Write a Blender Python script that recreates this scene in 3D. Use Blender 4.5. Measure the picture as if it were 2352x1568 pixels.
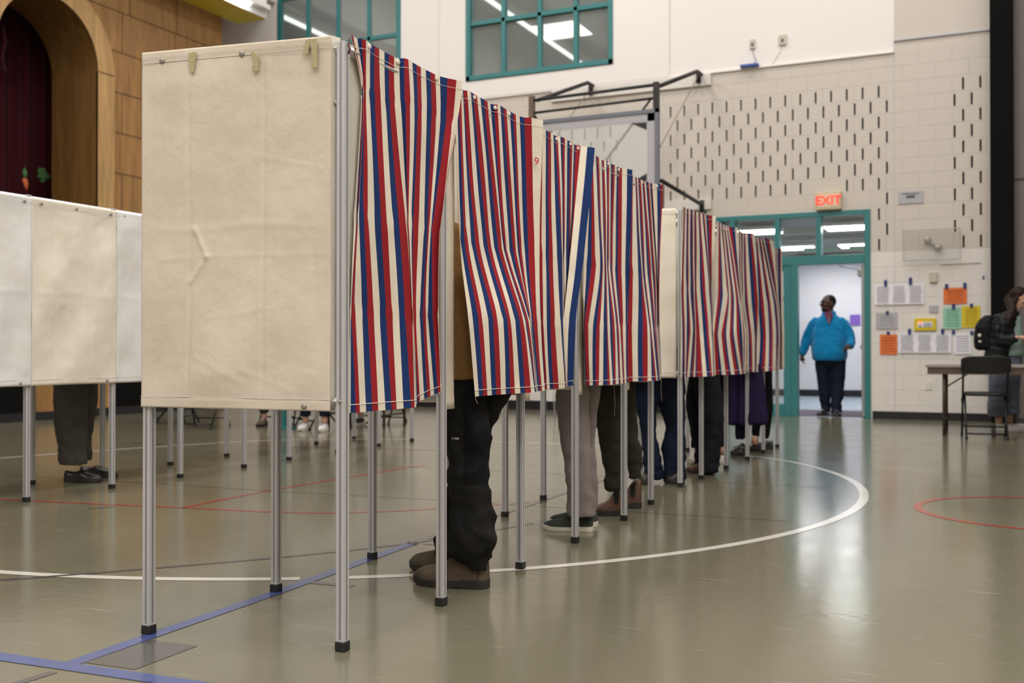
import bpy, math, random
from mathutils import Vector, Matrix, noise
random.seed(7)
C = bpy.context.scene.collection
sc = bpy.context.scene
for o in list(bpy.data.objects): bpy.data.objects.remove(o)

# ---------------------------------------------------------------- camera
FP, CXP, CYP, CH = 2400.0, 1176.0, 784.0, 0.9
YAW = math.atan((2290 - 1176) / 2400.0); PIT = math.atan(21 / 2400.0)
CW = Vector((-math.sin(YAW) * math.cos(PIT), math.cos(YAW) * math.cos(PIT), math.sin(PIT)))
CR = Vector((math.cos(YAW), math.sin(YAW), 0)); CU = CR.cross(CW); CO = Vector((0, 0, CH))
cam = bpy.data.cameras.new('camera'); co = bpy.data.objects.new('camera', cam); C.objects.link(co)
cam.sensor_width = 36; cam.lens = FP / 2352 * 36; cam.clip_end = 200; cam.clip_start = 0.05
M = Matrix.Identity(4)
for i in range(3):
    M[i][0] = CR[i]; M[i][1] = CU[i]; M[i][2] = -CW[i]; M[i][3] = CO[i]
co.matrix_world = M
cam.dof.use_dof = True; cam.dof.focus_distance = 3.75; cam.dof.aperture_fstop = 3.4
sc.camera = co
def ray(x, y): return CW + CR * ((x - CXP) / FP) - CU * ((y - CYP) / FP)
def at(x, y, Y):                       # the point a sight line meets on the vertical plane at depth Y
    d = ray(x, y); return CO + d * (Y / d.y)
def atx(x, y, X):
    d = ray(x, y); return CO + d * (X / d.x)
def fl(x, y, z=0.0):
    d = ray(x, y); return CO + d * ((z - CH) / d.z)

# ---------------------------------------------------------------- light, world, exposure
sc.view_settings.view_transform = 'Standard'; sc.view_settings.look = 'None'
sc.view_settings.exposure = -0.22; sc.view_settings.gamma = 1.0; sc.view_settings.use_curve_mapping = False
w = bpy.data.worlds.new('world'); sc.world = w; w.use_nodes = True
w.node_tree.nodes['Background'].inputs[0].default_value = (0.8, 0.85, 1, 1)
w.node_tree.nodes['Background'].inputs[1].default_value = 0.1
def area(name, loc, size, power, col=(1, .95, .88), rot=(0, 0, 0), sy=None):
    l = bpy.data.lights.new(name, 'AREA'); l.energy = power; l.color = col
    l.shape = 'RECTANGLE'; l.size = size; l.size_y = sy or size
    o = bpy.data.objects.new(name, l); C.objects.link(o); o.location = loc; o.rotation_euler = rot; return o
GYM_W = 118.0
for lx in (-9.5, -5.5, -1.5, 2.5, 5.8):  # last column is added to brighten the curtain fronts
    for ly in (-4.5, -1.0, 2.5, 6.0, 9.5, 12.6):
        p = GYM_W * (1.0 if lx < 1 else 1.2) * (1.25 if ly < 2 else 1.0)
        if ly > 12: p *= 0.75
        if lx < -9: p *= 0.7
        area('gym_lamp', (lx, ly, 8.6), 1.2, p, (1, .965, .93))
area('stage_fill', (-13, 8.0, 5.6), 0.8, 12, (1, .85, .8))  # unseen fill added to brighten the stage curtain

# ---------------------------------------------------------------- materials
def mat(name, col, rough=0.6, metal=0.0, spec=0.5, bump=0.0, bscale=60, var=0.0, vscale=8, coat=0.0, emit=None, es=1.0, sheen=0.0, aniso=None):
    m = bpy.data.materials.new(name); m.use_nodes = True; nt = m.node_tree; b = nt.nodes['Principled BSDF']
    b.inputs['Base Color'].default_value = (*col, 1); b.inputs['Roughness'].default_value = rough
    b.inputs['Metallic'].default_value = metal; b.inputs['Specular IOR Level'].default_value = spec
    b.inputs['Coat Weight'].default_value = coat
    if sheen: b.inputs['Sheen Weight'].default_value = sheen
    if emit: b.inputs['Emission Color'].default_value = (*emit, 1); b.inputs['Emission Strength'].default_value = es
    tc = nt.nodes.new('ShaderNodeTexCoord'); src = tc.outputs['Object']
    if aniso:
        mp = nt.nodes.new('ShaderNodeMapping'); mp.inputs['Scale'].default_value = aniso
        nt.links.new(src, mp.inputs[0]); src = mp.outputs[0]
    if var:
        n = nt.nodes.new('ShaderNodeTexNoise'); n.inputs['Scale'].default_value = vscale; n.inputs['Detail'].default_value = 4
        nt.links.new(src, n.inputs[0])
        mr = nt.nodes.new('ShaderNodeMapRange'); mr.inputs[1].default_value = .3; mr.inputs[2].default_value = .7
        mr.inputs[3].default_value = 1 - var; mr.inputs[4].default_value = 1 + var
        nt.links.new(n.outputs[0], mr.inputs[0])
        mx = nt.nodes.new('ShaderNodeVectorMath'); mx.operation = 'SCALE'; mx.inputs[0].default_value = col
        nt.links.new(mr.outputs[0], mx.inputs['Scale']); nt.links.new(mx.outputs[0], b.inputs['Base Color'])
    if bump:
        n = nt.nodes.new('ShaderNodeTexNoise'); n.inputs['Scale'].default_value = bscale; n.inputs['Detail'].default_value = 3
        nt.links.new(src, n.inputs[0]); bp = nt.nodes.new('ShaderNodeBump'); bp.inputs['Strength'].default_value = bump
        bp.inputs['Distance'].default_value = 0.01
        nt.links.new(n.outputs[0], bp.inputs['Height']); nt.links.new(bp.outputs[0], b.inputs['Normal'])
    return m

def brick_mat(name, col, mortar=0.95, wbr=0.4064, hbr=0.2032, msz=0.006, rough=0.55, xo=0.0, zo=0.0, yaxis=False):
    m = bpy.data.materials.new(name); m.use_nodes = True; nt = m.node_tree; b = nt.nodes['Principled BSDF']
    b.inputs['Roughness'].default_value = rough
    g = nt.nodes.new('ShaderNodeNewGeometry'); sp = nt.nodes.new('ShaderNodeSeparateXYZ'); cb = nt.nodes.new('ShaderNodeCombineXYZ')
    nt.links.new(g.outputs['Position'], sp.inputs[0])
    ax = nt.nodes.new('ShaderNodeMath'); ax.inputs[1].default_value = xo + 40 * wbr
    az = nt.nodes.new('ShaderNodeMath'); az.inputs[1].default_value = zo
    nt.links.new(sp.outputs[1 if yaxis else 0], ax.inputs[0]); nt.links.new(sp.outputs[2], az.inputs[0])
    nt.links.new(ax.outputs[0], cb.inputs[0]); nt.links.new(az.outputs[0], cb.inputs[1])
    br = nt.nodes.new('ShaderNodeTexBrick'); nt.links.new(cb.outputs[0], br.inputs[0])
    br.inputs['Scale'].default_value = 1; br.inputs['Brick Width'].default_value = wbr; br.inputs['Row Height'].default_value = hbr
    br.inputs['Mortar Size'].default_value = msz; br.inputs['Mortar Smooth'].default_value = 0.6
    br.inputs['Color1'].default_value = (*col, 1); br.inputs['Color2'].default_value = (*[c * .985 for c in col], 1)
    br.inputs['Mortar'].default_value = (*[c * mortar for c in col], 1)
    nt.links.new(br.outputs[0], b.inputs['Base Color'])
    n = nt.nodes.new('ShaderNodeTexNoise'); n.inputs['Scale'].default_value = 90; nt.links.new(g.outputs['Position'], n.inputs[0])
    ml = nt.nodes.new('ShaderNodeMath'); ml.operation = 'MULTIPLY_ADD'; ml.inputs[1].default_value = -1.0
    nt.links.new(br.outputs['Fac'], ml.inputs[0])
    m2 = nt.nodes.new('ShaderNodeMath'); m2.operation = 'MULTIPLY'; m2.inputs[1].default_value = .25
    nt.links.new(n.outputs[0], m2.inputs[0]); nt.links.new(m2.outputs[0], ml.inputs[2])
    bp = nt.nodes.new('ShaderNodeBump'); bp.inputs['Strength'].default_value = .55; bp.inputs['Distance'].default_value = .006
    nt.links.new(ml.outputs[0], bp.inputs['Height']); nt.links.new(bp.outputs[0], b.inputs['Normal'])
    return m

def glass_mat(name, tint=(1, 1, 1), gloss=0.08, haze=0.0, hcol=(.8, .85, .85)):
    m = bpy.data.materials.new(name); m.use_nodes = True; nt = m.node_tree; nt.nodes.clear()
    out = nt.nodes.new('ShaderNodeOutputMaterial'); t = nt.nodes.new('ShaderNodeBsdfTransparent'); t.inputs[0].default_value = (*tint, 1)
    g = nt.nodes.new('ShaderNodeBsdfGlossy'); g.inputs['Roughness'].default_value = 0.02
    mx = nt.nodes.new('ShaderNodeMixShader'); mx.inputs[0].default_value = gloss
    nt.links.new(t.outputs[0], mx.inputs[1]); nt.links.new(g.outputs[0], mx.inputs[2]); last = mx
    if haze:
        d = nt.nodes.new('ShaderNodeBsdfDiffuse'); d.inputs[0].default_value = (*hcol, 1)
        m2 = nt.nodes.new('ShaderNodeMixShader'); m2.inputs[0].default_value = haze
        nt.links.new(mx.outputs[0], m2.inputs[1]); nt.links.new(d.outputs[0], m2.inputs[2]); last = m2
    nt.links.new(last.outputs[0], out.inputs[0]); return m

def stripe_mat():
    m = bpy.data.materials.new('striped_cotton'); m.use_nodes = True; nt = m.node_tree; b = nt.nodes['Principled BSDF']
    b.inputs['Roughness'].default_value = .85; b.inputs['Specular IOR Level'].default_value = .15
    uv = nt.nodes.new('ShaderNodeUVMap'); uv.uv_map = 'uv'; sp = nt.nodes.new('ShaderNodeSeparateXYZ'); nt.links.new(uv.outputs[0], sp.inputs[0])
    md = nt.nodes.new('ShaderNodeMath'); md.operation = 'FRACT'; nt.links.new(sp.outputs[0], md.inputs[0])
    cr = nt.nodes.new('ShaderNodeValToRGB'); cr.color_ramp.interpolation = 'CONSTANT'; e = cr.color_ramp.elements
    e[0].position = 0; e[0].color = (.70, .635, .52, 1); e[1].position = 1 / 3; e[1].color = (.012, .033, .125, 1)
    k = e.new(2 / 3); k.color = (.285, .016, .022, 1)
    nt.links.new(md.outputs[0], cr.inputs[0])
    tc = nt.nodes.new('ShaderNodeTexCoord'); n = nt.nodes.new('ShaderNodeTexNoise'); n.inputs['Scale'].default_value = 9
    nt.links.new(tc.outputs['Object'], n.inputs[0])
    mr = nt.nodes.new('ShaderNodeMapRange'); mr.inputs[1].default_value = .3; mr.inputs[2].default_value = .7; mr.inputs[3].default_value = .93; mr.inputs[4].default_value = 1.06
    nt.links.new(n.outputs[0], mr.inputs[0])
    vm = nt.nodes.new('ShaderNodeVectorMath'); vm.operation = 'SCALE'; nt.links.new(cr.outputs[0], vm.inputs[0]); nt.links.new(mr.outputs[0], vm.inputs['Scale'])
    # woven cloth whose back carries the paler unprinted side
    gm = nt.nodes.new('ShaderNodeNewGeometry'); mx = nt.nodes.new('ShaderNodeMix'); mx.data_type = 'RGBA'
    nt.links.new(gm.outputs['Backfacing'], mx.inputs[0]); nt.links.new(vm.outputs[0], mx.inputs[6]); mx.inputs[7].default_value = (.56, .48, .37, 1)
    nt.links.new(mx.outputs[2], b.inputs['Base Color'])
    n2 = nt.nodes.new('ShaderNodeTexNoise'); n2.inputs['Scale'].default_value = 700; nt.links.new(tc.outputs['Object'], n2.inputs[0])
    bp = nt.nodes.new('ShaderNodeBump'); bp.inputs['Strength'].default_value = .2; bp.inputs['Distance'].default_value = .002
    nt.links.new(n2.outputs[0], bp.inputs['Height']); nt.links.new(bp.outputs[0], b.inputs['Normal'])
    return m

def canvas_mat(name, col, seed=0.0):
    m = mat(name, col, .88, spec=.15); nt = m.node_tree; b = nt.nodes['Principled BSDF']
    tc = nt.nodes.new('ShaderNodeTexCoord'); mp = nt.nodes.new('ShaderNodeMapping'); mp.inputs['Location'].default_value = (seed, seed, seed)
    nt.links.new(tc.outputs['Object'], mp.inputs[0])
    n = nt.nodes.new('ShaderNodeTexNoise'); n.inputs['Scale'].default_value = 5.5; n.inputs['Detail'].default_value = 6; nt.links.new(mp.outputs[0], n.inputs[0])
    cr = nt.nodes.new('ShaderNodeValToRGB'); e = cr.color_ramp.elements
    e[0].position = .3; e[0].color = (*[c * k for c, k in zip(col, (.90, .89, .86))], 1); e[1].position = .6; e[1].color = (*col, 1)
    nt.links.new(n.outputs[0], cr.inputs[0]); nt.links.new(cr.outputs[0], b.inputs['Base Color'])
    n1 = nt.nodes.new('ShaderNodeTexNoise'); n1.inputs['Scale'].default_value = 38; n1.inputs['Detail'].default_value = 5; n1.inputs['Distortion'].default_value = .6
    nt.links.new(mp.outputs[0], n1.inputs[0])
    n2 = nt.nodes.new('ShaderNodeTexNoise'); n2.inputs['Scale'].default_value = 600; nt.links.new(mp.outputs[0], n2.inputs[0])
    ad = nt.nodes.new('ShaderNodeMath'); ad.operation = 'MULTIPLY_ADD'; ad.inputs[1].default_value = .12
    nt.links.new(n2.outputs[0], ad.inputs[0]); nt.links.new(n1.outputs[0], ad.inputs[2])
    bp = nt.nodes.new('ShaderNodeBump'); bp.inputs['Strength'].default_value = .3; bp.inputs['Distance'].default_value = .004
    nt.links.new(ad.outputs[0], bp.inputs['Height']); nt.links.new(bp.outputs[0], b.inputs['Normal'])
    return m

def floor_mat(name, col, rough=.15):
    m = mat(name, col, rough, spec=.5); nt = m.node_tree; b = nt.nodes['Principled BSDF']
    g = nt.nodes.new('ShaderNodeNewGeometry')
    n = nt.nodes.new('ShaderNodeTexNoise'); n.inputs['Scale'].default_value = .8; n.inputs['Detail'].default_value = 5; nt.links.new(g.outputs['Position'], n.inputs[0])
    mr = nt.nodes.new('ShaderNodeMapRange'); mr.inputs[1].default_value = .3; mr.inputs[2].default_value = .7; mr.inputs[3].default_value = .93; mr.inputs[4].default_value = 1.05
    nt.links.new(n.outputs[0], mr.inputs[0])
    vm = nt.nodes.new('ShaderNodeVectorMath'); vm.operation = 'SCALE'; vm.inputs[0].default_value = col; nt.links.new(mr.outputs[0], vm.inputs['Scale'])
    last = vm.outputs[0]; fac = None
    # fine light scuffs running several ways
    for k, (sx, sy, rz, th) in enumerate(((2.2, 40, .7, .70), (2.4, 46, -.5, .70), (2.0, 42, .15, .715))):
        mp = nt.nodes.new('ShaderNodeMapping'); mp.vector_type = 'TEXTURE' if False else 'POINT'
        mp.inputs['Rotation'].default_value = (0, 0, rz); mp.inputs['Scale'].default_value = (sx, sy, 1); mp.inputs['Location'].default_value = (k * 7.3, k * 3.1, 0)
        nt.links.new(g.outputs['Position'], mp.inputs[0])
        s = nt.nodes.new('ShaderNodeTexNoise'); s.inputs['Scale'].default_value = 1.6; s.inputs['Detail'].default_value = 3; s.inputs['Distortion'].default_value = .5
        nt.links.new(mp.outputs[0], s.inputs[0])
        r = nt.nodes.new('ShaderNodeMapRange'); r.inputs[1].default_value = th; r.inputs[2].default_value = th + .05; r.inputs[4].default_value = .35
        nt.links.new(s.outputs[0], r.inputs[0])
        if fac is None: fac = r.outputs[0]
        else:
            a = nt.nodes.new('ShaderNodeMath'); a.operation = 'MAXIMUM'; nt.links.new(fac, a.inputs[0]); nt.links.new(r.outputs[0], a.inputs[1]); fac = a.outputs[0]
    mx = nt.nodes.new('ShaderNodeMix'); mx.data_type = 'RGBA'; nt.links.new(fac, mx.inputs[0]); nt.links.new(last, mx.inputs[6]); mx.inputs[7].default_value = (.5, .47, .4, 1)
    nt.links.new(mx.outputs[2], b.inputs['Base Color'])
    n2 = nt.nodes.new('ShaderNodeTexNoise'); n2.inputs['Scale'].default_value = 3; n2.inputs['Detail'].default_value = 6; nt.links.new(g.outputs['Position'], n2.inputs[0])
    m2 = nt.nodes.new('ShaderNodeMapRange'); m2.inputs[3].default_value = rough - .04; m2.inputs[4].default_value = rough + .06; nt.links.new(n2.outputs[0], m2.inputs[0])
    nt.links.new(m2.outputs[0], b.inputs['Roughness'])
    n3 = nt.nodes.new('ShaderNodeTexNoise'); n3.inputs['Scale'].default_value = 14; nt.links.new(g.outputs['Position'], n3.inputs[0])
    bp = nt.nodes.new('ShaderNodeBump'); bp.inputs['Strength'].default_value = .05; bp.inputs['Distance'].default_value = .01
    nt.links.new(n3.outputs[0], bp.inputs['Height']); nt.links.new(bp.outputs[0], b.inputs['Normal'])
    return m

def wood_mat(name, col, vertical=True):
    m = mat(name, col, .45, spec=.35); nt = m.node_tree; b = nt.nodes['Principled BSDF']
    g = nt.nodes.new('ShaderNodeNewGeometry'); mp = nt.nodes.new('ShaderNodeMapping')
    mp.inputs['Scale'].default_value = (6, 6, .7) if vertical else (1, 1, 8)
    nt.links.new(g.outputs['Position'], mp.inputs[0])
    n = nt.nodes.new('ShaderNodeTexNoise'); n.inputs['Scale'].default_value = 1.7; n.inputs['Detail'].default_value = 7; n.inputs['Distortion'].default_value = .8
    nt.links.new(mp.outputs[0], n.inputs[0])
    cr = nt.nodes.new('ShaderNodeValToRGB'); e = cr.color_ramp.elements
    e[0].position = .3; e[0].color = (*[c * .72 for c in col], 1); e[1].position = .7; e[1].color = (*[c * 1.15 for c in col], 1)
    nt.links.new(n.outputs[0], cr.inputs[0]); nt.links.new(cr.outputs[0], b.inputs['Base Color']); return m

MT = dict(
    stripe=stripe_mat(),
    canvas=canvas_mat('aged_canvas', (.67, .59, .495)), canvas2=canvas_mat('cream_canvas', (.76, .70, .60), 3.1),
    canvasw=canvas_mat('white_canvas', (.74, .73, .72), 5.7), liner=canvas_mat('grey_liner', (.5, .47, .41), 8.2),
    alu=mat('brushed_aluminium', (.60, .60, .62), .42, .35, bump=.05, bscale=300, var=.06, vscale=30, aniso=(1, 1, .1)),
    alud=mat('aluminium_groove', (.36, .36, .37), .45, .7),
    cap=mat('black_rubber', (.012, .013, .014), .5), snap=mat('snap_metal', (.33, .30, .27), .5, .5), cove=mat('cove_tube', (1, 1, 1), .5, emit=(1, 1, .97), es=2.2), thread=mat('thread', (.7, .66, .6), .9),
    tape=mat('masking_tape', (.42, .36, .2), .7, bump=.2, bscale=120), btape=mat('blue_tape', (.02, .025, .16), .6),
    floor=floor_mat('gym_floor', (.152, .142, .096)), hallfloor=floor_mat('hall_floor', (.42, .5, .6), .22),
    lblue=floor_mat('blue_line', (.06, .085, .235)), lwhite=floor_mat('white_line', (.62, .60, .54)), lred=floor_mat('red_line', (.33, .05, .035)),
    lgrey=floor_mat('grey_line', (.085, .078, .075)), lseam=floor_mat('seam', (.12, .105, .075)),
    tan=brick_mat('tan_block', (.60, .545, .48), xo=.104, zo=.031), white=brick_mat('white_block', (.74, .70, .655), xo=.104, zo=.031),
    gyp=mat('white_plaster', (.83, .785, .755), .7, bump=.05, bscale=40), gypt=mat('beige_plaster', (.62, .565, .50), .7),
    hallw=brick_mat('hall_block', (.84, .82, .84), mortar=.95),
    base=mat('black_base', (.012, .012, .014), .4), teal=mat('teal_paint', (.028, .185, .19), .38, bump=.03, bscale=50),
    tealg=mat('teal_shadowgap', (.01, .07, .075), .5),
    glass=glass_mat('clear_glass', (.97, 1, .99), .06), hglass=glass_mat('hazy_glass', (.88, .92, .9), .08, .12, (.75, .8, .78)),
    bglass=glass_mat('backboard_glass', (.96, .97, .97), .05, .2, (.82, .85, .86)),
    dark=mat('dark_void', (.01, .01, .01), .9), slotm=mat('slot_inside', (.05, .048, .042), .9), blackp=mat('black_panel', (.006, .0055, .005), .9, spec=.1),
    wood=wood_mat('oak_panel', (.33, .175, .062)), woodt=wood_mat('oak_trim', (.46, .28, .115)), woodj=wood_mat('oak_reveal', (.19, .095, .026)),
    groove=mat('panel_groove', (.14, .07, .025), .8), maroon=mat('maroon_velvet', (.075, .006, .012), .9, sheen=.3),
    yellow=mat('yellow_paint', (.62, .50, .04), .6), ceil=mat('ceiling_paint', (.55, .53, .5), .8), hceil=mat('hall_ceiling', (.25, .29, .32), .8, var=.12, vscale=1.5),
    hbeam=mat('hall_beam', (.36, .38, .38), .8), lamp=mat('lamp_diffuser', (1, 1, 1), .5, emit=(1, 1, 1), es=17.0),
    pipe=mat('black_pipe', (.025, .023, .022), .5, .3, var=.5, vscale=20), bbf=mat('grey_frame', (.16, .17, .20), .45, .3), woodb=mat('weathered_board', (.15, .11, .08), .8),
    bar=mat('mount_board', (.70, .67, .62), .7), cable=mat('steel_cable', (.28, .2, .17), .5, .4),
    grey=mat('grey_partition', (.19, .17, .16), .8, bump=.1, bscale=200), greyd=mat('partition_groove', (.07, .06, .06), .8),
    plastic=mat('cream_plastic', (.55, .5, .4), .5), white_p=mat('white_paper', (.80, .79, .83), .8), orange=mat('orange_paper', (.72, .17, .04), .8),
    mint=mat('mint_paper', (.30, .56, .42), .8), yel=mat('yellow_paper', (.68, .52, .02), .8), purple=mat('purple_paper', (.25, .13, .55), .8),
    greyp=mat('grey_plate', (.42, .41, .43), .5), ink=mat('grey_ink', (.38, .37, .42), .8), inkd=mat('dark_ink', (.1, .1, .12), .8), inko=mat('print_on_orange', (.45, .10, .03), .8),
    inkm=mat('print_on_mint', (.13, .3, .24), .8), inky=mat('print_on_yellow', (.42, .3, .02), .8),
    exitb=mat('exit_body', (.62, .50, .33), .5), exitf=mat('exit_face', (.70, .55, .40), .5, emit=(1, .6, .35), es=.03), exitr=mat('exit_red', (.8, .05, .03), .5, emit=(1, .06, .03), es=1.1),
    blue=mat('blue_plastic', (.03, .08, .3), .5), wire=mat('wire', (.42, .41, .38), .5, .5), redl=mat('red_light', (1, .1, .05), .5, emit=(1, .1, .05), es=3),
    skin_d=mat('dark_skin', (.075, .032, .018), .5), skin=mat('light_skin', (.55, .31, .22), .5), hair_d=mat('black_hair', (.006, .005, .005), .7), hair_b=mat('dark_brown_hair', (.018, .009, .006), .5),
    blueswt=mat('blue_fleece', (.003, .19, .42), .9, bump=.2, bscale=150, sheen=.2), plaid=mat('plum_shirt', (.13, .03, .06), .8, var=.5, vscale=60), navy=mat('navy_trousers', (.008, .010, .022), .85),
    work=mat('charcoal_work_cloth', (.013, .0125, .0125), .85, bump=.25, bscale=260, var=.2, vscale=9), workb=mat('black_stretch_cloth', (.005, .005, .006), .75, bump=.2, bscale=400),
    tanj=mat('tan_canvas_jacket', (.27, .15, .055), .85, bump=.3, bscale=200, var=.15, vscale=10), cord=mat('grey_corduroy', (.20, .175, .165), .9, bump=.35, bscale=260, aniso=(1, 1, .04), var=.1),
    olive=mat('olive_twill', (.028, .027, .017), .85, bump=.2, bscale=200, var=.15), jeans=mat('dark_denim', (.008, .013, .030), .85, bump=.2, bscale=400, var=.25, vscale=12),
    jeansb=mat('black_denim', (.010, .012, .017), .85, var=.3, vscale=12), purp=mat('navy_purple_cloth', (.018, .012, .045), .85, var=.3), blackc=mat('black_cloth', (.006, .006, .007), .85),
    greyt=mat('grey_wool_trousers', (.075, .068, .06), .85, var=.15, vscale=10), ljeans=mat('light_denim', (.14, .16, .21), .85, var=.15), sage=mat('sage_shirt', (.22, .30, .27), .85),
    suede=mat('brown_suede', (.088, .068, .048), .8, bump=.3, bscale=160, var=.25, vscale=14), soled=mat('dark_rubber_sole', (.018, .015, .013), .65), chel=mat('chestnut_leather', (.085, .036, .018), .45, bump=.1, bscale=80, var=.25, vscale=14),
    slip=mat('green_grey_canvas', (.045, .052, .045), .85, bump=.3, bscale=300), solew=mat('white_rubber', (.60, .56, .48), .55), sneak=mat('white_sneaker', (.62, .60, .58), .6), blkl=mat('black_leather', (.012, .008, .008), .3),
    elastic=mat('black_elastic', (.006, .006, .006), .9), puffer=mat('black_puffer', (.012, .014, .016), .4, bump=.1, bscale=60), pack=mat('black_backpack', (.006, .006, .007), .6),
    tbl=mat('brown_laminate', (.10, .07, .05), .45), tbltop=mat('table_top', (.30, .26, .23), .4), tblleg=mat('brown_steel', (.07, .055, .04), .45, .4), chair=mat('black_steel_chair', (.012, .011, .011), .4, .2),
    lgreen=mat('leaf_green', (.08, .25, .09), .7), broc=mat('broccoli_green', (.045, .12, .03), .8, bump=.6, bscale=60), carr=mat('carrot_orange', (.75, .17, .07), .7), pen=mat('red_ink', (.5, .03, .04), .8),
    lens=glass_mat('lens', (.6, .6, .6), .1), eyew=mat('eye_white', (.6, .58, .55), .3), greenroom=mat('upper_wall', (.36, .37, .31), .8, var=.15, vscale=1), mat_g=mat('entry_mat', (.12, .10, .13), .9), swhite=mat('soffit_white', (.8, .78, .76), .6),
)

for k in ('work', 'workb', 'tanj', 'cord', 'olive', 'jeans', 'jeansb', 'purp', 'blackc', 'greyt', 'ljeans', 'navy', 'sage', 'puffer', 'pack', 'slip', 'suede', 'hair_b', 'hair_d', 'blueswt', 'maroon'):
    MT[k].node_tree.nodes['Principled BSDF'].inputs['Specular IOR Level'].default_value = .15
# ---------------------------------------------------------------- mesh helpers
def off(p):
    v = Vector((0, 0, 0))
    while p is not None: v += p.location; p = p.parent
    return v
def smooth(me, ang=None):
    for p in me.polygons: p.use_smooth = True
class MB:
    def __init__(s): s.v = []; s.f = []; s.mi = []; s.uv = None
    def add(s, vs, fs, mi=0):
        n = len(s.v); s.v += [Vector(v) for v in vs]; s.f += [tuple(i + n for i in f) for f in fs]; s.mi += [mi] * len(fs); return s
    def box(s, a, b, mi=0, T=None):
        x0, y0, z0 = a; x1, y1, z1 = b
        x0, x1 = min(x0, x1), max(x0, x1); y0, y1 = min(y0, y1), max(y0, y1); z0, z1 = min(z0, z1), max(z0, z1)
        vs = [Vector(p) for p in ((x0, y0, z0), (x1, y0, z0), (x1, y1, z0), (x0, y1, z0), (x0, y0, z1), (x1, y0, z1), (x1, y1, z1), (x0, y1, z1))]
        if T: vs = [T @ v for v in vs]
        return s.add(vs, [(0, 3, 2, 1), (4, 5, 6, 7), (0, 1, 5, 4), (1, 2, 6, 5), (2, 3, 7, 6), (3, 0, 4, 7)], mi)
    def tube(s, pts, r, n=10, mi=0, T=None, closed=False, flat=1.0):
        pts = [Vector(p) for p in pts]
        if T: pts = [T @ p for p in pts]
        m = len(pts); rr = r if isinstance(r, (list, tuple)) else [r] * m; up = None; vs = []
        for i, p in enumerate(pts):
            if closed: d = pts[(i + 1) % m] - pts[i - 1]
            else: d = pts[min(i + 1, m - 1)] - pts[max(i - 1, 0)]
            d.normalize()
            if up is None: up = Vector((0, 0, 1)) if abs(d.z) < .9 else Vector((0, 1, 0))
            a = d.cross(up)
            if a.length < 1e-4: a = d.cross(Vector((1, 0, 0)))
            a.normalize(); b = a.cross(d); up = b
            for k in range(n):
                t = 2 * math.pi * k / n; vs.append(p + a * (math.cos(t) * rr[i]) + b * (math.sin(t) * rr[i] * flat))
        fs = [(i * n + k, i * n + (k + 1) % n, ((i + 1) % m) * n + (k + 1) % n, ((i + 1) % m) * n + k) for i in range(m if closed else m - 1) for k in range(n)]
        if not closed: fs += [tuple(range(n))[::-1], tuple((m - 1) * n + k for k in range(n))]
        return s.add(vs, fs, mi)
    def rings(s, rl, n=20, mi=0, T=None, sq=2.0):      # rl: (center, rx, ry) horizontal ellipses
        vs = []
        for c, rx, ry in rl:
            c = Vector(c)
            for k in range(n):
                t = 2 * math.pi * k / n; ct, st = math.cos(t), math.sin(t)
                f = (abs(ct) ** sq + abs(st) ** sq) ** (-1 / sq)
                v = c + Vector((rx * ct * f, ry * st * f, 0)); vs.append(T @ v if T else v)
        m = len(rl)
        fs = [(i * n + k, i * n + (k + 1) % n, (i + 1) * n + (k + 1) % n, (i + 1) * n + k) for i in range(m - 1) for k in range(n)]
        if rl[0][0][2] > rl[-1][0][2]: fs = [f[::-1] for f in fs]; fs += [tuple(range(n)), tuple((m - 1) * n + k for k in range(n))[::-1]]
        else: fs += [tuple(range(n))[::-1], tuple((m - 1) * n + k for k in range(n))]
        return s.add(vs, fs, mi)
    def ball(s, c, r, n=14, m=9, T=None, mi=0):
        c = Vector(c); r = (r, r, r) if not isinstance(r, (tuple, list)) else r; vs = [c + Vector((0, 0, -r[2]))]
        for i in range(1, m):
            a = math.pi * i / m - math.pi / 2
            for k in range(n):
                t = 2 * math.pi * k / n; vs.append(c + Vector((r[0] * math.cos(a) * math.cos(t), r[1] * math.cos(a) * math.sin(t), r[2] * math.sin(a))))
        vs.append(c + Vector((0, 0, r[2])))
        if T: vs = [T @ v for v in vs]
        L = len(vs) - 1; fs = [(0, 1 + (k + 1) % n, 1 + k) for k in range(n)]
        fs += [(1 + i * n + k, 1 + i * n + (k + 1) % n, 1 + (i + 1) * n + (k + 1) % n, 1 + (i + 1) * n + k) for i in range(m - 2) for k in range(n)]
        fs += [(1 + (m - 2) * n + k, 1 + (m - 2) * n + (k + 1) % n, L) for k in range(n)]
        return s.add(vs, fs, mi)
    def prism(s, outline, thick, mi=0):                # outline: 3D points of a flat polygon, thick: offset vector
        n = len(outline); t = Vector(thick); vs = [Vector(p) for p in outline] + [Vector(p) + t for p in outline]
        return s.add(vs, [tuple(range(n))[::-1], tuple(range(n, 2 * n))] + [(i, (i + 1) % n, n + (i + 1) % n, n + i) for i in range(n)], mi)
    def build(s, name, mats, parent=None, sm=False, bevel=0.0, seg=2):
        o0 = off(parent); me = bpy.data.meshes.new(name); me.from_pydata([v - o0 for v in s.v], [], s.f)
        mats = mats if isinstance(mats, (list, tuple)) else [mats]
        for m in mats: me.materials.append(MT[m])
        for p, i in zip(me.polygons, s.mi): p.material_index = i
        me.validate(); me.update()
        if sm: smooth(me)
        o = bpy.data.objects.new(name, me); C.objects.link(o)
        if parent: o.parent = parent
        if bevel:
            b = o.modifiers.new('bevel', 'BEVEL'); b.width = bevel; b.segments = seg; b.limit_method = 'ANGLE'
        return o
def tag(o, label=None, cat=None, group=None, kind=None):
    if label: o['label'] = label
    if cat: o['category'] = cat
    if group: o['group'] = group
    if kind: o['kind'] = kind
    return o
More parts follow.
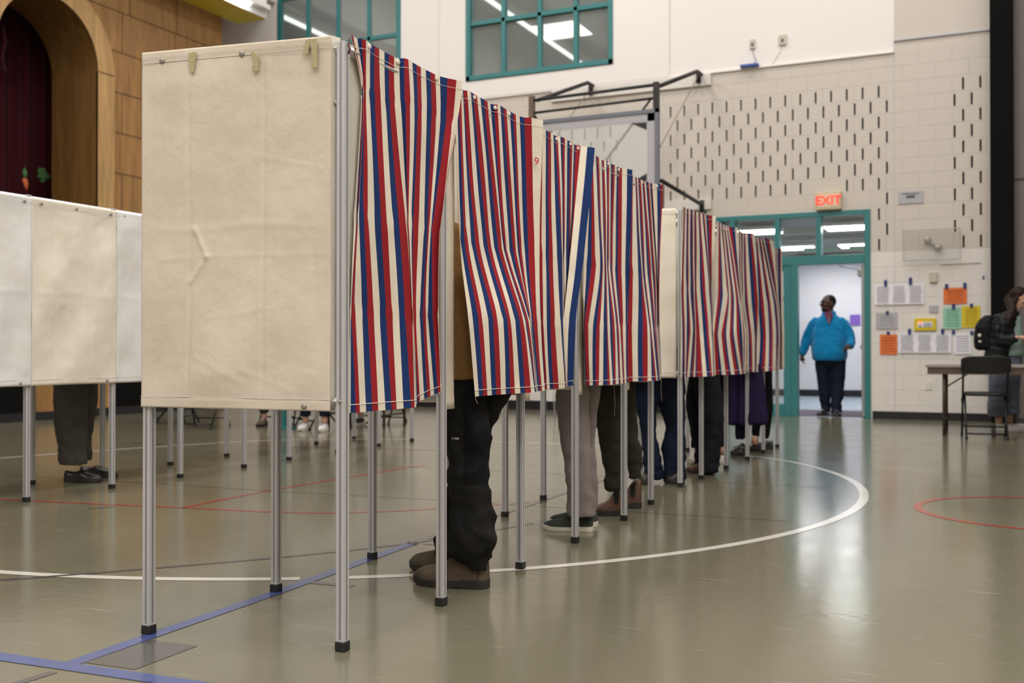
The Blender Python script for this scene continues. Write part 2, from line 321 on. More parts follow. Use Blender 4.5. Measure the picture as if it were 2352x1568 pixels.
def thing(name, label, cat, loc, group=None):
    o = bpy.data.objects.new(name, None); C.objects.link(o); o.location = loc; o.empty_display_size = .1
    return tag(o, label, cat, group)
def struct(mb, name, mats, label=None, **k):
    o = mb.build(name, mats, **k); o['kind'] = 'structure'
    if label: o['label'] = label
    return o
def bake(o, name, matname, parent, disp=None):
    bpy.context.view_layer.update(); dg = bpy.context.evaluated_depsgraph_get()
    me = bpy.data.meshes.new_from_object(o.evaluated_get(dg)); bpy.data.objects.remove(o); me.name = name
    me.materials.clear()
    for mm in (matname if isinstance(matname, (list, tuple)) else [matname]): me.materials.append(MT[mm])
    if disp:
        nr = [v.normal.copy() for v in me.vertices]
        for v, n in zip(me.vertices, nr): v.co = v.co + n * disp(v.co)
    o0 = off(parent)
    for v in me.vertices: v.co -= o0
    smooth(me); me.update()
    ob = bpy.data.objects.new(name, me); C.objects.link(ob); ob.parent = parent; return ob
def remesh(mb, name, matname, parent, vox=.012, disp=None, it=3):
    me = bpy.data.meshes.new(name); me.from_pydata(mb.v, [], mb.f); o = bpy.data.objects.new('tmp', me); C.objects.link(o)
    r = o.modifiers.new('r', 'REMESH'); r.mode = 'VOXEL'; r.voxel_size = vox
    s = o.modifiers.new('s', 'SMOOTH'); s.iterations = it; s.factor = .5
    return bake(o, name, matname, parent, disp)
def text_mesh(body, size, loc, rot, matname, name, parent, ext=.002, bold=0.0):
    cu = bpy.data.curves.new('t', 'FONT'); cu.body = body; cu.size = size; cu.extrude = ext; cu.align_x = 'CENTER'; cu.align_y = 'CENTER'; cu.offset = bold
    o = bpy.data.objects.new('t', cu); C.objects.link(o); bpy.context.view_layer.update(); dg = bpy.context.evaluated_depsgraph_get()
    me = bpy.data.meshes.new_from_object(o.evaluated_get(dg)); bpy.data.objects.remove(o); me.materials.clear(); me.materials.append(MT[matname])
    T = Matrix.Translation(loc) @ rot.to_4x4(); o0 = off(parent)
    for v in me.vertices: v.co = T @ v.co - o0
    me.update(); ob = bpy.data.objects.new(name, me); C.objects.link(ob); ob.parent = parent; return ob

# ================================================================ SETTING
WY = 14.6; SX = -11.27
fb = MB().box((-16, -7, -.1), (8, WY, 0)); floor = struct(fb, 'floor', 'floor')
hf = MB().box((-8, WY, -.1), (2, 21.6, 0)); struct(hf, 'floor_hall', 'hallfloor')
def strip(pts, wd, z=.0012):                       # a flat band along a polyline on the floor
    mb = MB(); pts = [Vector((p[0], p[1], z)) for p in pts]; vs = []; n = len(pts)
    for i, p in enumerate(pts):
        d = (pts[min(i + 1, n - 1)] - pts[max(i - 1, 0)]).normalized(); a = Vector((-d.y, d.x, 0)) * wd / 2
        vs += [p + a, p - a]
    mb.add(vs, [(2 * i, 2 * i + 1, 2 * i + 3, 2 * i + 2) for i in range(n - 1)]); return mb
def spline(P, k=6, closed=False):
    out = []; n = len(P); P = [Vector((*p, 0)[:3]) if len(p) == 2 else Vector(p) for p in P]
    for i in range(n if closed else n - 1):
        a, b, c, d = (P[(i - 1) % n] if closed or i else P[0]), P[i], P[(i + 1) % n], (P[(i + 2) % n] if closed or i < n - 2 else P[-1])
        for j in range(k):
            t = j / k; out.append(.5 * ((2 * b) + (c - a) * t + (2 * a - 5 * b + 4 * c - d) * t * t + (3 * b - a - 3 * c + d) * t ** 3))
    if not closed: out.append(P[-1])
    return out
def mark(mb, m, label): o = mb.build('court_marking', m, floor); o['label'] = label
circ = lambda cx, cy, r, a0, a1, n=60: [(cx + r * math.cos(math.radians(a0 + (a1 - a0) * i / n)), cy + r * math.sin(math.radians(a0 + (a1 - a0) * i / n))) for i in range(n + 1)]
A = circ(-4.216, 6.43, 3.486, -132, -60.5) ; B = circ(-4.216, 6.43, 3.486, -58.2, 40)
mark(strip(A, .055), 'lwhite', 'white arc line'); mark(strip(B, .055), 'lwhite', 'white arc line')
mark(strip(spline([(-1.55, 8.67), (-1.9, 8.95), (-2.6, 9.2), (-3.76, 9.34), (-5.37, 9.2), (-5.94, 8.95), (-6.67, 8.42), (-7.22, 7.24), (-7.57, 6.14), (-7.7, 5.3)]), .05), 'lwhite', 'far white arc line')
mark(strip([(-2.418, 2.19), (-2.436, 3.16), (-2.48, 4.23)], .055, .0016), 'lblue', 'blue line')
mark(strip([(-2.48, 4.23), (-2.49, 6.2), (-2.52, 9.6)], .05, .0016), 'lgrey', 'grey line')
mark(strip([(-5, 2.04), (-2.663, 2.16), (-2.031, 2.195), (-.4, 2.28)], .06, .0018), 'lblue', 'blue line')
mark(strip(spline([(-4.6, 1.9), (-3.551, 2.88), (-3.179, 3.296), (-2.771, 3.8), (-2.43, 4.36), (-2.2, 5.0)]), .03, .0014), 'lgrey', 'grey line')
mark(MB().add([(-2.391, 2.48, .0013), (-2.389, 2.221, .0013), (-2.209, 2.233, .0013), (-2.213, 2.494, .0013)], [(0, 1, 2, 3)]), 'lgrey', 'dark grey square')
mark(strip([tuple(fl(125, 1543)[:2]), tuple(fl(20, 1575)[:2])], .03, .0013), 'lgrey', 'short grey bar')
mark(strip([tuple(fl(712, 1337)[:2]), tuple(fl(812, 1346)[:2])], .035, .0013), 'lgrey', 'short grey bar')
mark(strip([tuple(fl(204, 1168)[:2]), tuple(fl(262, 1163)[:2])], .03, .0013), 'lgrey', 'short dark bar')
mark(strip([tuple(fl(972, 1248)[:2]), tuple(fl(1030, 1252)[:2])], .03, .0013), 'lgrey', 'short grey bar')
mark(strip(spline([(-6.2, 4.35), (-5.257, 4.472), (-4.626, 4.57), (-4.232, 4.641), (-3.634, 4.741), (-3.273, 4.891), (-2.921, 5.2), (-2.5, 5.7)]), .032), 'lred', 'red line')
mark(strip(spline([(-4.232, 4.641), (-4.249, 5.364), (-4.193, 6.135), (-4.1, 7.2)]), .035), 'lred', 'red line')
mark(strip([(-7.5, 5.3), (-5.5, 5.394), (-4.237, 5.438), (-3.1, 5.53), (-1.0, 5.62)], .012), 'lseam', 'floor seam')
mark(strip([(-7.5, 6.9), (-5.5, 6.95), (-3.5, 7.05), (-1.0, 7.1)], .012), 'lseam', 'floor seam')
mark(strip(circ(.2, 6.5, .62, 0, 360, 72), .045), 'lred', 'red ring')
mark(MB().add([(*p, .0012) for p in circ(.22, 6.48, .085, 0, 345, 23)], [tuple(range(24))]), 'lred', 'red spot')
mark(strip(spline([tuple(fl(300, 1017)[:2]), tuple(fl(345, 1018)[:2]), tuple(fl(370, 1020)[:2])]), .09), 'lgrey', 'dark court mark')
mark(strip([(-6.6, 8.0), (-5.6, 8.05), (-4.5, 8.3)], .03), 'lred', 'far red line')

def wall_holes(a0, a1, z0, z1, holes, face, cuts_a=(), cuts_z=()):
    """cells of a wall face with rectangular holes; face(a,z)->point; returns quads by material chooser later"""
    As = sorted(set([a0, a1, *cuts_a] + [h[i] for h in holes for i in (0, 1)])); Zs = sorted(set([z0, z1, *cuts_z] + [h[i] for h in holes for i in (2, 3)]))
    return [a for a in As if a0 <= a <= a1], [z for z in Zs if z0 <= z <= z1]
P = .2032
slots = []
for k in range(11):
    zc = 4.335 - k * P; ph = -1.413 + (k % 2) * P / 2
    for i in range(-2, 34):
        x = ph - (i) * P + P * 0
        ok = (-6.45 < x < -5.0 and k <= 10) or (-4.32 < x < -1.29) or (-.66 < x + 0 < -.02)
        if -.66 < x < -.02 and False: pass
        if zc < 2.95 and -3.7 < x < -1.47: ok = False
        if -2.27 < x < -1.85 and 2.72 < zc < 3.13: ok = False
        if ok: slots.append((x - .0125, x + .0125, zc - .078, zc + .078))
    for i in range(4):
        x = -.384 + (k % 2) * P / 2 - P * (k % 2) + i * P
        if x < -.1: slots.append((x - .0125, x + .0125, zc - .078, zc + .078))
slots = [s for s in slots if s[1] < -1.25 or s[0] > -.65]
seen = set(); s2 = []
for s in slots:
    q = (round(s[0], 2), round(s[2], 2))
    if q in seen or any(abs(s[0] - t[0]) < .05 and abs(s[2] - t[2]) < .05 for t in s2): continue
    seen.add(q); s2.append(s)
slots = s2
DH = (-3.66, -1.52, 0.0, 2.784); W1 = (-11.23, -8.77, 5.13, 7.8); W2 = (-7.56, -5.12, 5.13, 7.8)
def big_wall():
    mb = MB()
    def quad(x0, x1, z0, z1, mi): mb.add([(x0, WY, z0), (x1, WY, z0), (x1, WY, z1), (x0, WY, z1)], [(0, 1, 2, 3)], mi)
    LED = 4.84
    # bands of z: each band is cut by the holes that cross it
    zs = sorted(set([0, 2.21, LED, 9.0, DH[3], W1[2], W1[3]] + [z for s in slots for z in s[2:]]))
    for z0, z1 in zip(zs, zs[1:]):
        zc = (z0 + z1) / 2
        hs = sorted([(h[0], h[1]) for h in slots + [DH, W1, W2] if h[2] <= zc <= h[3]])
        edges = [-16.0, -1.22, 2.5]; x = -16.0; segs = []
        for h in hs:
            if h[0] > x: segs.append((x, h[0]))
            x = max(x, h[1])
        segs.append((x, 2.5))
        for a, b in segs:
            parts = [(a, b)] if not (a < -1.22 < b) else [(a, -1.22), (-1.22, b)]
            for c, d in parts:
                if zc > LED: mi = 2 if d <= -1.22 else 3
                else: mi = 1 if zc < 2.21 else 0
                if zc > LED and d > -1.22: mi = 0 if zc < 4.98 else 3
                quad(c, d, z0, z1, mi)
    for s in slots:
        x0, x1, z0, z1 = s; d = WY + .07
        v = [(x0, WY, z0), (x1, WY, z0), (x1, WY, z1), (x0, WY, z1), (x0, d, z0), (x1, d, z0), (x1, d, z1), (x0, d, z1)]
        mb.add(v, [(0, 4, 5, 1), (1, 5, 6, 2), (2, 6, 7, 3), (3, 7, 4, 0)], 0); mb.add(v, [(4, 7, 6, 5)], 4)
    return mb
ww = struct(big_wall(), 'wall_back', ['tan', 'white', 'gyp', 'gypt', 'slotm'])
lt = MB().box((-1.22, WY - .025, 4.975), (0.0, WY, 5.0)); struct(lt, 'trim_1', 'alud')
struct(MB().box((-16, WY - .03, 4.825), (-1.22, WY, 4.845)), 'trim_2', 'gyp')
struct(MB().box((-1.223, WY - .002, 0), (-1.218, WY + .002, 4.97)), 'trim_3', 'greyp')
struct(MB().box((-8.03, WY - .03, 4.85), (-4.27, WY - .001, 5.12)).box((-8.03, WY - .03, 5.12), (-7.56, WY - .001, 9)).box((-5.12, WY - .03, 5.12), (-4.27, WY - .001, 9)).box((-7.56, WY - .03, 7.8), (-5.12, WY - .001, 9)), 'wall_pilaster', 'gyp')
struct(MB().box((-11.3, WY - .02, 0), (-3.66, WY, .14)), 'baseboard_back', 'base')
struct(MB().box((-1.50, WY - .02, 0), (-.07, WY, .10)), 'baseboard_right', 'base')
struct(MB().box((-3.66, WY + .001, 0), (-3.6, WY + .2, 2.784)), 'trim_4', 'teal')
# high windows
def window(n, r, xs, zs, dep=.02, out=.13):
    x0, x1, z0, z1 = r; root = thing('window_%d' % n, None, None, (0, 0, 0)); root['kind'] = 'structure'
    f = MB(); y0, y1 = WY - out, WY + .08; b = .075
    f.box((x0, y0, z0), (x0 + b, y1, z1)).box((x1 - b, y0, z0), (x1, y1, z1)).box((x0, y0, z0), (x1, y1, z0 + b)).box((x0, y0, z1 - b), (x1, y1, z1))
    for x in xs: f.box((x - .035, y0 + .03, z0), (x + .035, y1, z1))
    for z in zs: f.box((x0, y0 + .03, z - .035), (x1, y1, z + .035))
    f.build('window_frame', 'teal', root, bevel=.006)
    MB().box((x0, WY + .03, z0), (x1, WY + .036, z1)).build('glass_pane', 'hglass', root)
window(1, W1, (-10.61, -10.0, -9.39), (6.05, 6.95), out=.02); window(2, W2, (-6.92, -6.31, -5.72), (6.03, 6.93), out=.05)
# room behind the high windows, its ceiling beams run away from the gym
struct(MB().box((-16, 26, 4.6), (-4, 26.1, 8.4)).box((-16.1, WY + .1, 4.6), (-16, 26, 8.4)).box((-4.6, WY + .1, 4.6), (-4.5, 26, 8.4)).box((-16, WY + .1, 4.5), (-4, 26, 4.6)), 'wall_upper_room', 'greenroom')
struct(MB().box((-16, WY + .1, 8.3), (-4, 26, 8.4)), 'ceiling_upper_room', 'swhite')
for i, (x, zz) in enumerate(((-8.75, 7.5), (-13.3, 7.7))):
    struct(MB().box((x - .5, WY + .12, zz), (x, 26, zz + .35)).box((x - 1.1, WY + .12, zz + .35), (x - .5, 26, zz + .6)), 'trim_%d' % (5 + i), 'swhite')
    t = thing('cove_light', 'long white cove light running back behind the %s high window' % ('right' if i == 0 else 'left'), 'light', (x + .03, 19, zz + .02))
    MB().box((x + .005, WY + .3, zz + .03), (x + .05, 25, zz + .09)).build('light_tube', 'cove', t)
# ceiling, far walls of the gym
struct(MB().box((-16, -7, 9), (8, WY, 9.1)), 'ceiling', 'ceil')
struct(MB().box((-16, -7.1, 0), (8, -7, 9)), 'wall_front', 'gypt')
struct(MB().box((7.9, -7, 0), (8, WY, 9)), 'wall_right', 'gypt')
# black edge column and grey partition at the right
struct(MB().box((-.07, WY - .25, 0), (.2, WY, 9)), 'trim_7', 'blackp')
pp = MB().box((.2, WY - .12, 0), (2.5, WY, 9)); pp.box((.2, WY - .124, 3.02), (2.5, WY - .119, 3.05), 1).box((.2, WY - .124, 0), (2.5, WY - .119, .06), 1).box((.2, WY - .14, 0), (.235, WY - .119, .62), 1)
struct(pp, 'wall_partition', ['grey', 'greyd'])
struct(MB().box((2.5, 6, 0), (2.6, WY, 9)), 'wall_partition_side', 'grey')

# entrance frame, transom, glazed leaf and open leaf
dr = thing('door_1', None, None, (0, 0, 0)); dr['kind'] = 'structure'
f = MB(); y0, y1 = WY - .015, WY + .14
f.box((-1.60, y0, 0), (-1.52, y1, 2.784)).box((-3.60, y0, 2.72), (-1.60, y1, 2.784)).box((-3.60, y0, 2.07), (-1.60, y1, 2.19))
f.box((-3.60, y0, 0), (-3.52, y1, 2.72))
for x in (-3.36, -2.745, -2.19): f.box((x - .035, y0, 2.19), (x + .035, y1, 2.72))
f.box((-2.56, y0, 0), (-2.47, y1, 2.07))
f.build('door_frame', 'teal', dr, bevel=.005)
g = MB().box((-3.52, WY + .05, 2.19), (-1.60, WY + .056, 2.72)); g.build('transom_glass', 'glass', dr)
f = MB(); 
f.box((-3.52, WY, 0), (-3.42, WY + .045, 2.07)).box((-2.66, WY, 0), (-2.56, WY + .045, 2.07)).box((-3.42, WY, 0), (-2.66, WY + .045, .17)).box((-3.42, WY, 1.58), (-2.66, WY + .045, 1.64)).box((-3.42, WY, .77), (-2.66, WY + .045, .83)).box((-3.42, WY, 1.99), (-2.66, WY + .045, 2.07))
lf = f.build('door_leaf', 'teal', dr, bevel=.004)
MB().box((-3.42, WY + .02, .17), (-2.66, WY + .026, 1.99)).build('glass_pane', 'glass', lf)
ol = MB().box((-1.645, WY + .05, .02), (-1.60, WY + .98, 2.05)).build('door_leaf', 'alud', dr, bevel=.004); ol['label'] = 'open door leaf seen edge on'
MB().tube([(-1.645, WY + .85, .95), (-1.70, WY + .85, .95)], .02, 12).ball((-1.72, WY + .85, .95), .035).build('door_knob', 'snap', ol, sm=True)
MB().box((-1.70, WY + .1, 1.90), (-1.645, WY + .36, 1.99)).build('door_closer', 'alud', ol, bevel=.006)
MB().tube([(-1.68, WY + .15, 1.99), (-1.8, WY + .3, 2.03), (-1.93, WY + .1, 2.05)], .009, 8).build('closer_arm', 'alud', ol, sm=True)
# hall beyond
struct(MB().box((-8, 21.3, 0), (2, 21.4, 2.75)), 'wall_hall', 'hallw')
struct(MB().box((-8, 21.28, 0), (2, 21.3, .13)), 'baseboard_hall', 'base')
struct(MB().box((1.0, WY + .2, 0), (1.1, 21.3, 2.75)), 'wall_hall_right', 'hallw')
struct(MB().box((-8.1, WY + .2, 0), (-8, 21.3, 2.75)), 'wall_hall_left', 'hallw')
hc = MB().box((-8, WY + .2, 2.72), (2, 21.3, 2.8))
for y in (15.9, 16.9, 18.9, 20.2): hc.box((-8, y, 2.64), (2, y + .22, 2.72), 1)
struct(hc, 'ceiling_hall', ['hceil', 'hbeam'])
struct(MB().box((-3.5, WY + .15, 0), (1, WY + 1.7, .006)), 'floor_hall_mat', 'mat_g')
for i, (x, y, lb) in enumerate(((-3.37, 14.95, 'hall ceiling light seen through the left transom pane'), (-2.17, 14.95, 'bright hall ceiling light in the right transom pane, nearer row'),
                                (-3.3, 17.6, 'hall ceiling light low in the middle transom pane, farther row'), (-2.33, 17.6, 'hall ceiling light low at the right transom edge, farther row'))):
    t = thing('ceiling_light', lb, 'ceiling light', (x, y, 2.70), 'hall ceiling lights')
    MB().box((x, y, 2.60), (x + .55, y + .45, 2.615)).build('diffuser', 'lamp', t)
    MB().box((x - .02, y - .02, 2.615), (x + .57, y + .47, 2.66)).build('frame', 'swhite', t)
for x, y, lb in ((-5.0, 16, 'added hall fill light left of the glazed leaf, hidden above the booths'), (-.6, 16.5, 'added hall fill light right of the open door behind the wall'), (-3.4, 20.0, 'farthest added hall fill light over the back of the hall'), (-1.4, 20.0, 'rearmost added hall fill light to the right of the man')):  # extra lights added out of view to brighten the hall
    t = thing('ceiling_light', lb, 'ceiling light', (x, y, 2.70), 'hall ceiling lights')
    MB().box((x, y, 2.60), (x + 1.1, y + .45, 2.615)).build('diffuser', 'lamp', t); MB().box((x - .02, y - .02, 2.615), (x + 1.12, y + .47, 2.66)).build('frame', 'swhite', t)
for i, x in enumerate((-3.05, -2.35)):
    t = tag(MB().box((x + .25, 17.1, 2.47), (x + .75, 17.13, 2.54)).box((x + .3, 17.11, 2.54), (x + .31, 17.12, 2.72)).box((x + .69, 17.11, 2.54), (x + .70, 17.12, 2.72)).build('hanging_sign', 'mint'), 'pale mint strip sign under the hall ceiling behind the transom, %s one' % ('left' if i == 0 else 'right'), 'sign')
pu = tag(MB().box((-2.60, 21.27, 1.40), (-2.41, 21.295, 1.60)).build('paper_notice', 'purple'), 'purple paper notice on the white hall wall behind the man', 'notice')
for i, (x0, y0_, x1, y1_, m) in enumerate(((1801, 690, 1817, 735, 'white_p'), (1801, 737, 1817, 752, 'white_p'))):
    a = at(x0 - 8, y0_, WY + .03); b = at(x1, y1_, WY + .03)
    o = tag(MB().box((a.x, WY + .008, b.z), (b.x, WY + .012, a.z)).build('paper_notice', m), ['white printed sheet taped inside the glazed door leaf', 'small white sheet with red lines below it on the door glass'][i], 'notice')
    mb = MB()
    for k in range(4 if i == 0 else 3): z = a.z - (a.z - b.z) * (k + .7) / (4.5 if i == 0 else 3.5); mb.box((a.x + .01, WY + .006, z), (b.x - .01, WY + .008, z + .008))
    mb.build('printed_lines', 'ink' if i == 0 else 'pen', o)

# stage wall: oak panelling with an arch
ARY, ARZ, AR, AO = 9.838, 4.754, .808, 1.10
sw = MB(); Rv = .85                                   # reveal depth
def stage_wall():
    N = 24; Yr = ARY + AR; Yl = ARY - AR
    # right part of the front face above/beside the arch
    vs = []; ZT = 6.25
    def q(a, b, c, d, mi=0): sw.add([(SX, *p) for p in (a, b, c, d)], [(0, 1, 2, 3)], mi)
    q((Yr, 0), (13.22, 0), (13.22, ARZ), (Yr, ARZ)); q((Yl, 0), (Yl, ARZ), (3.0, ARZ), (3.0, 0))
    for i in range(N):
        a0, a1 = math.pi * i / N, math.pi * (i + 1) / N
        p0 = (ARY + AR * math.cos(a0), ARZ + AR * math.sin(a0)); p1 = (ARY + AR * math.cos(a1), ARZ + AR * math.sin(a1))
        def outer(p, a):
            c, s_ = math.cos(a), math.sin(a); t = min((13.22 - ARY) / c if c > 1e-6 else 1e9, (3.0 - ARY) / c if c < -1e-6 else 1e9, (ZT - ARZ) / s_ if s_ > 1e-6 else 1e9)
            return (ARY + t * c, ARZ + t * s_)
        o0, o1 = outer(p0, a0), outer(p1, a1); sw.add([(SX, *p0), (SX, *o0), (SX, *o1), (SX, *p1)], [(0, 1, 2, 3)])
        if o0[0] > 13.2 and o1[1] > ZT - .01 and o1[0] < 13.2: sw.add([(SX, *o0), (SX, 13.22, ZT), (SX, *o1)], [(0, 1, 2)])
        if o0[1] > ZT - .01 and o1[0] < 3.01 and o0[0] > 3.01: sw.add([(SX, *o0), (SX, 3.0, ZT), (SX, *o1)], [(0, 1, 2)])
    sw.add([(SX, 13.22, 0), (SX - 1.2, 13.22, 0), (SX - 1.2, 13.22, ZT), (SX, 13.22, ZT)], [(0, 1, 2, 3)])
stage_wall(); sws = struct(sw, 'wall_left', 'wood')
gm = MB(); Z0 = 5.70
for k in range(10):
    z = Z0 - k * .573
    if z > ARZ + AO: gm.box((SX, 3, z - .009), (SX + .004, 13.2, z + .009))
    else:
        s_ = math.sqrt(max(0, AO * AO - max(0, z - ARZ) ** 2)) if z > ARZ else AO - .02
        gm.box((SX, ARY + s_ + .02, z - .009), (SX + .004, 13.2, z + .009)); gm.box((SX, 3, z - .009), (SX + .004, ARY - s_ - .02, z + .009))
    vs = [11.11, 11.11 + 1.05, 11.11 + 2.05] if k % 2 else [11.63, 12.65]
    if k < 1: vs = [11.25, 12.2]
    for y in vs:
        zt = z + .573 if k else 6.25
        lo = z
        if y > ARY + AO or z > ARZ + AO: gm.box((SX, y - .007, lo), (SX + .004, y + .007, zt))
gm.build('panel_groove', 'groove', sws)
# arch trim on the face and the deep reveal
tr = MB(); N = 32
def arc(r, x, a): return (x, ARY + r * math.cos(a), ARZ + r * math.sin(a))
prof = [(AR, 0), (AR, .035), (AO, .035), (AO, 0)]
st = [(None, 0)] 
path = [('R', z) for z in (0, ARZ)] + [math.pi * i / N for i in range(1, N)] + [('L', z) for z in (ARZ, 0)]
vs = []
for p in path:
    for r, h in prof:
        if isinstance(p, tuple): vs.append((SX + h, ARY + (r if p[0] == 'R' else -r), p[1]))
        else: vs.append(arc(r, SX + h, p))
fs = [(4 * i + k, 4 * i + (k + 1) % 4, 4 * i + 4 + (k + 1) % 4, 4 * i + 4 + k) for i in range(len(path) - 1) for k in range(4)]
tr.add(vs, fs); struct(tr, 'trim_8', 'woodt')
struct(MB().box((SX + .035, ARY + AR, ARZ - .012), (SX + .037, ARY + AO, ARZ + .006)), 'trim_9', 'groove')
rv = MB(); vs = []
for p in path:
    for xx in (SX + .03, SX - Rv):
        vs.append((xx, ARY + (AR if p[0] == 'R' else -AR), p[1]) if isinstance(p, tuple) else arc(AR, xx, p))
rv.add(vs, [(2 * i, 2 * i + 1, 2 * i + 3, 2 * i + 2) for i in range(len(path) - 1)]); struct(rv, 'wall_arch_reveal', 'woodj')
# lower part of the stage front: oak centre with black openings either side
struct(MB().box((SX, 9.62, 0.0), (SX + .06, 10.80, 1.0)), 'trim_10', 'wood')
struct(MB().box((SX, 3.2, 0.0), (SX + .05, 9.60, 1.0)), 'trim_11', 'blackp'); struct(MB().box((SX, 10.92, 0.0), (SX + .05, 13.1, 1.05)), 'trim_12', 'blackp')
struct(MB().box((SX, 3.2, 0), (SX + .075, 13.2, .11)), 'baseboard_left', 'base')
# dark stage box and its velvet curtain
struct(MB().box((-17, 3, .9), (-16.9, 13.2, 7)).box((-17, 13.1, 0), (SX - Rv, 13.2, 7)).box((-17, 3, 6.9), (SX - Rv, 13.2, 7)).box((-17, 3, .9), (SX - Rv, 13.2, 1.0)).box((-17, 3, 0), (SX - Rv, 3.1, 7)), 'wall_stage', 'dark')
struct(MB().box((-16, WY - 1.4, 0), (-12.47, WY, 9)), 'wall_corner', 'gypt')
cu = MB(); nY, nZ = 260, 2
vs = []
for i in range(nY + 1):
    y = 9.4 + 2.0 * i / nY; x = -12.75 + .06 * math.sin(i * .34) + .03 * math.sin(i * .91 + 1) + .02 * math.sin(i * .13)
    for z in (1.0, 6.8): vs.append((x, y, z))
cu.add(vs, [(2 * i, 2 * i + 2, 2 * i + 3, 2 * i + 1) for i in range(nY)])
tag(cu.build('stage_curtain', 'maroon', sm=True), 'dark maroon velvet stage curtain hanging inside the arch', 'curtain')
# hanging stage decorations
c0 = atx(57, 410, -12.3); t = thing('hanging_carrot', 'small orange paper carrot with green top hanging before the stage curtain', 'decoration', c0)
MB().rings([(c0 + Vector((0, .03, -.16)), .004, .012), (c0 + Vector((0, .02, -.1)), .02, .035), (c0 + Vector((0, .005, -.03)), .025, .045), (c0 + Vector((0, 0, 0)), .02, .035)], 12).build('carrot_root', 'carr', t, sm=True)
lv = MB()
for dy, dz in ((-.03, .13), (0, .16), (.03, .12)): lv.tube([c0, c0 + Vector((0, dy * .6, dz * .6)), c0 + Vector((0, dy, dz))], [.012, .018, .004], 8)
lv.build('carrot_leaves', 'lgreen', t, sm=True)
MB().tube([c0 + Vector((0, 0, .14)), c0 + Vector((0, .05, .32)), c0 + Vector((0, .05, 2.6))], .002, 6).build('string', 'maroon', t)
c1 = atx(99, 403, -12.3); t = thing('hanging_broccoli', 'round green paper broccoli hanging beside the carrot on the stage', 'decoration', c1)
bb = MB()
for i in range(16):
    a = i * 2.4; r = .085 * math.sqrt(i / 16); bb.ball(c1 + Vector((random.uniform(-.015, .015), r * math.cos(a), r * math.sin(a) + .01)), .034, 8, 6)
bb.build('broccoli_head', 'broc', t, sm=True); MB().rings([(c1 + Vector((0, -.02, -.1)), .015, .02), (c1 + Vector((0, -.01, -.02)), .02, .028)], 10).build('broccoli_stem', 'lgreen', t, sm=True)
c2 = atx(8, 60, -12.2); t = thing('hanging_ribbon', 'narrow dark red ribbon hanging at the left edge of the stage arch', 'decoration', c2)
MB().tube([c2, c2 + Vector((0, .02, -.2)), c2 + Vector((0, -.02, -.4)), c2 + Vector((0, .01, -.6))], [.01, .03, .015, .03], 8).build('ribbon', 'maroon', t, sm=True)
# yellow soffit over the panelling with its strip light
so = MB().box((SX - .01, 8, 6.25), (-10.68, 13.6, 7.4), 0); so.add([(SX, 8, 6.249), (-10.68, 8, 6.249), (-10.68, 13.6, 6.249), (SX, 13.6, 6.249)], [(0, 3, 2, 1)], 1)
struct(so, 'trim_13', ['swhite', 'yellow'])
t = thing('strip_light', 'long white strip light along the edge of the yellow soffit', 'light', (-10.62, 12, 6.3))
MB().box((-10.68, 9, 6.36), (-10.56, 13.55, 6.44)).build('housing', 'swhite', t, bevel=.005); MB().box((-10.67, 9.2, 6.325), (-10.60, 13.1, 6.36)).build('tube', 'lamp', t)
struct(MB().box((-16, 13.22, 6.9), (SX, WY, 9)), 'wall_left_upper', 'gyp')
struct(MB().box((-11.5, 8, 7.4), (SX, 13.6, 9)).box((-12, 3, 6.25), (SX, 8, 9)), 'wall_left_top', 'gyp')

# ================================================================ VOTING BOOTHS
ZT, ZB = 1.84, .72
def booth_row(label, group, front, back, rails=True, x0=0, shelf=True):
    """front / back: lists of (X, Y) feet; one folding unit of several compartments"""
    t = thing('voting_booth_row', label, 'voting booth', (front[0][0], front[0][1], 0), group)
    hw = .0140
    for (x, y) in front + back:
        mb = MB(); mb.box((x - hw, y - hw, .02), (x + hw, y + hw, ZT - .01), 0)
        mb.box((x - .003, y - hw - .0006, .036), (x + .004, y - hw, ZT - .012), 1); mb.box((x + hw, y - .003, .036), (x + hw + .0006, y + .004, ZT - .012), 1)
        lg = mb.build('leg', ['alu', 'alud'], t, bevel=.002, seg=1)
        MB().box((x - .0175, y - .0175, 0), (x + .0175, y + .0175, .030)).build('rubber_foot', 'cap', lg, bevel=.004)
    for row in (front, back):
        for (xa, ya), (xb, yb) in zip(row, row[1:]):
            MB().tube([(xa, ya + .018, ZT - .03), (xb, yb - .018, ZT - .03)], .016, 4).build('rail', 'alu', t)
    for (xa, ya), (xb, yb) in zip(front, back):
        for z in (ZT - .03, .748):
            cr = MB().tube([(xa - .016, ya, z), (xb + .016, yb, z)], .019, 4).build('cross_rail', 'alu', t)
        for (x, y) in ((xa, ya), (xb, yb)): MB().ball((x, y - .018, .748), (.006, .004, .006), 8, 5).build('rivet', 'snap', t, sm=True)
    if shelf:
        for i in range(len(front) - 1):
            (xa, ya), (xb, yb), (xc, yc), (xd, yd) = front[i], front[i + 1], back[i + 1], back[i]
            k = .52; f = lambda a, b: (a[0] + (b[0] - a[0]) * k, a[1] + (b[1] - a[1]) * k)
            p, q = f((xd, yd), (xa, ya)), f((xc, yc), (xb, yb))
            MB().prism([(p[0], p[1] + .02, .93), (q[0], q[1] - .02, .93), (xc + (.02 if xc < xb else -.02), yc - .02, .93), (xd + (.02 if xc < xb else -.02), yd + .02, .93)], (0, 0, .012)).build('writing_shelf', 'canvasw', t)
    return t
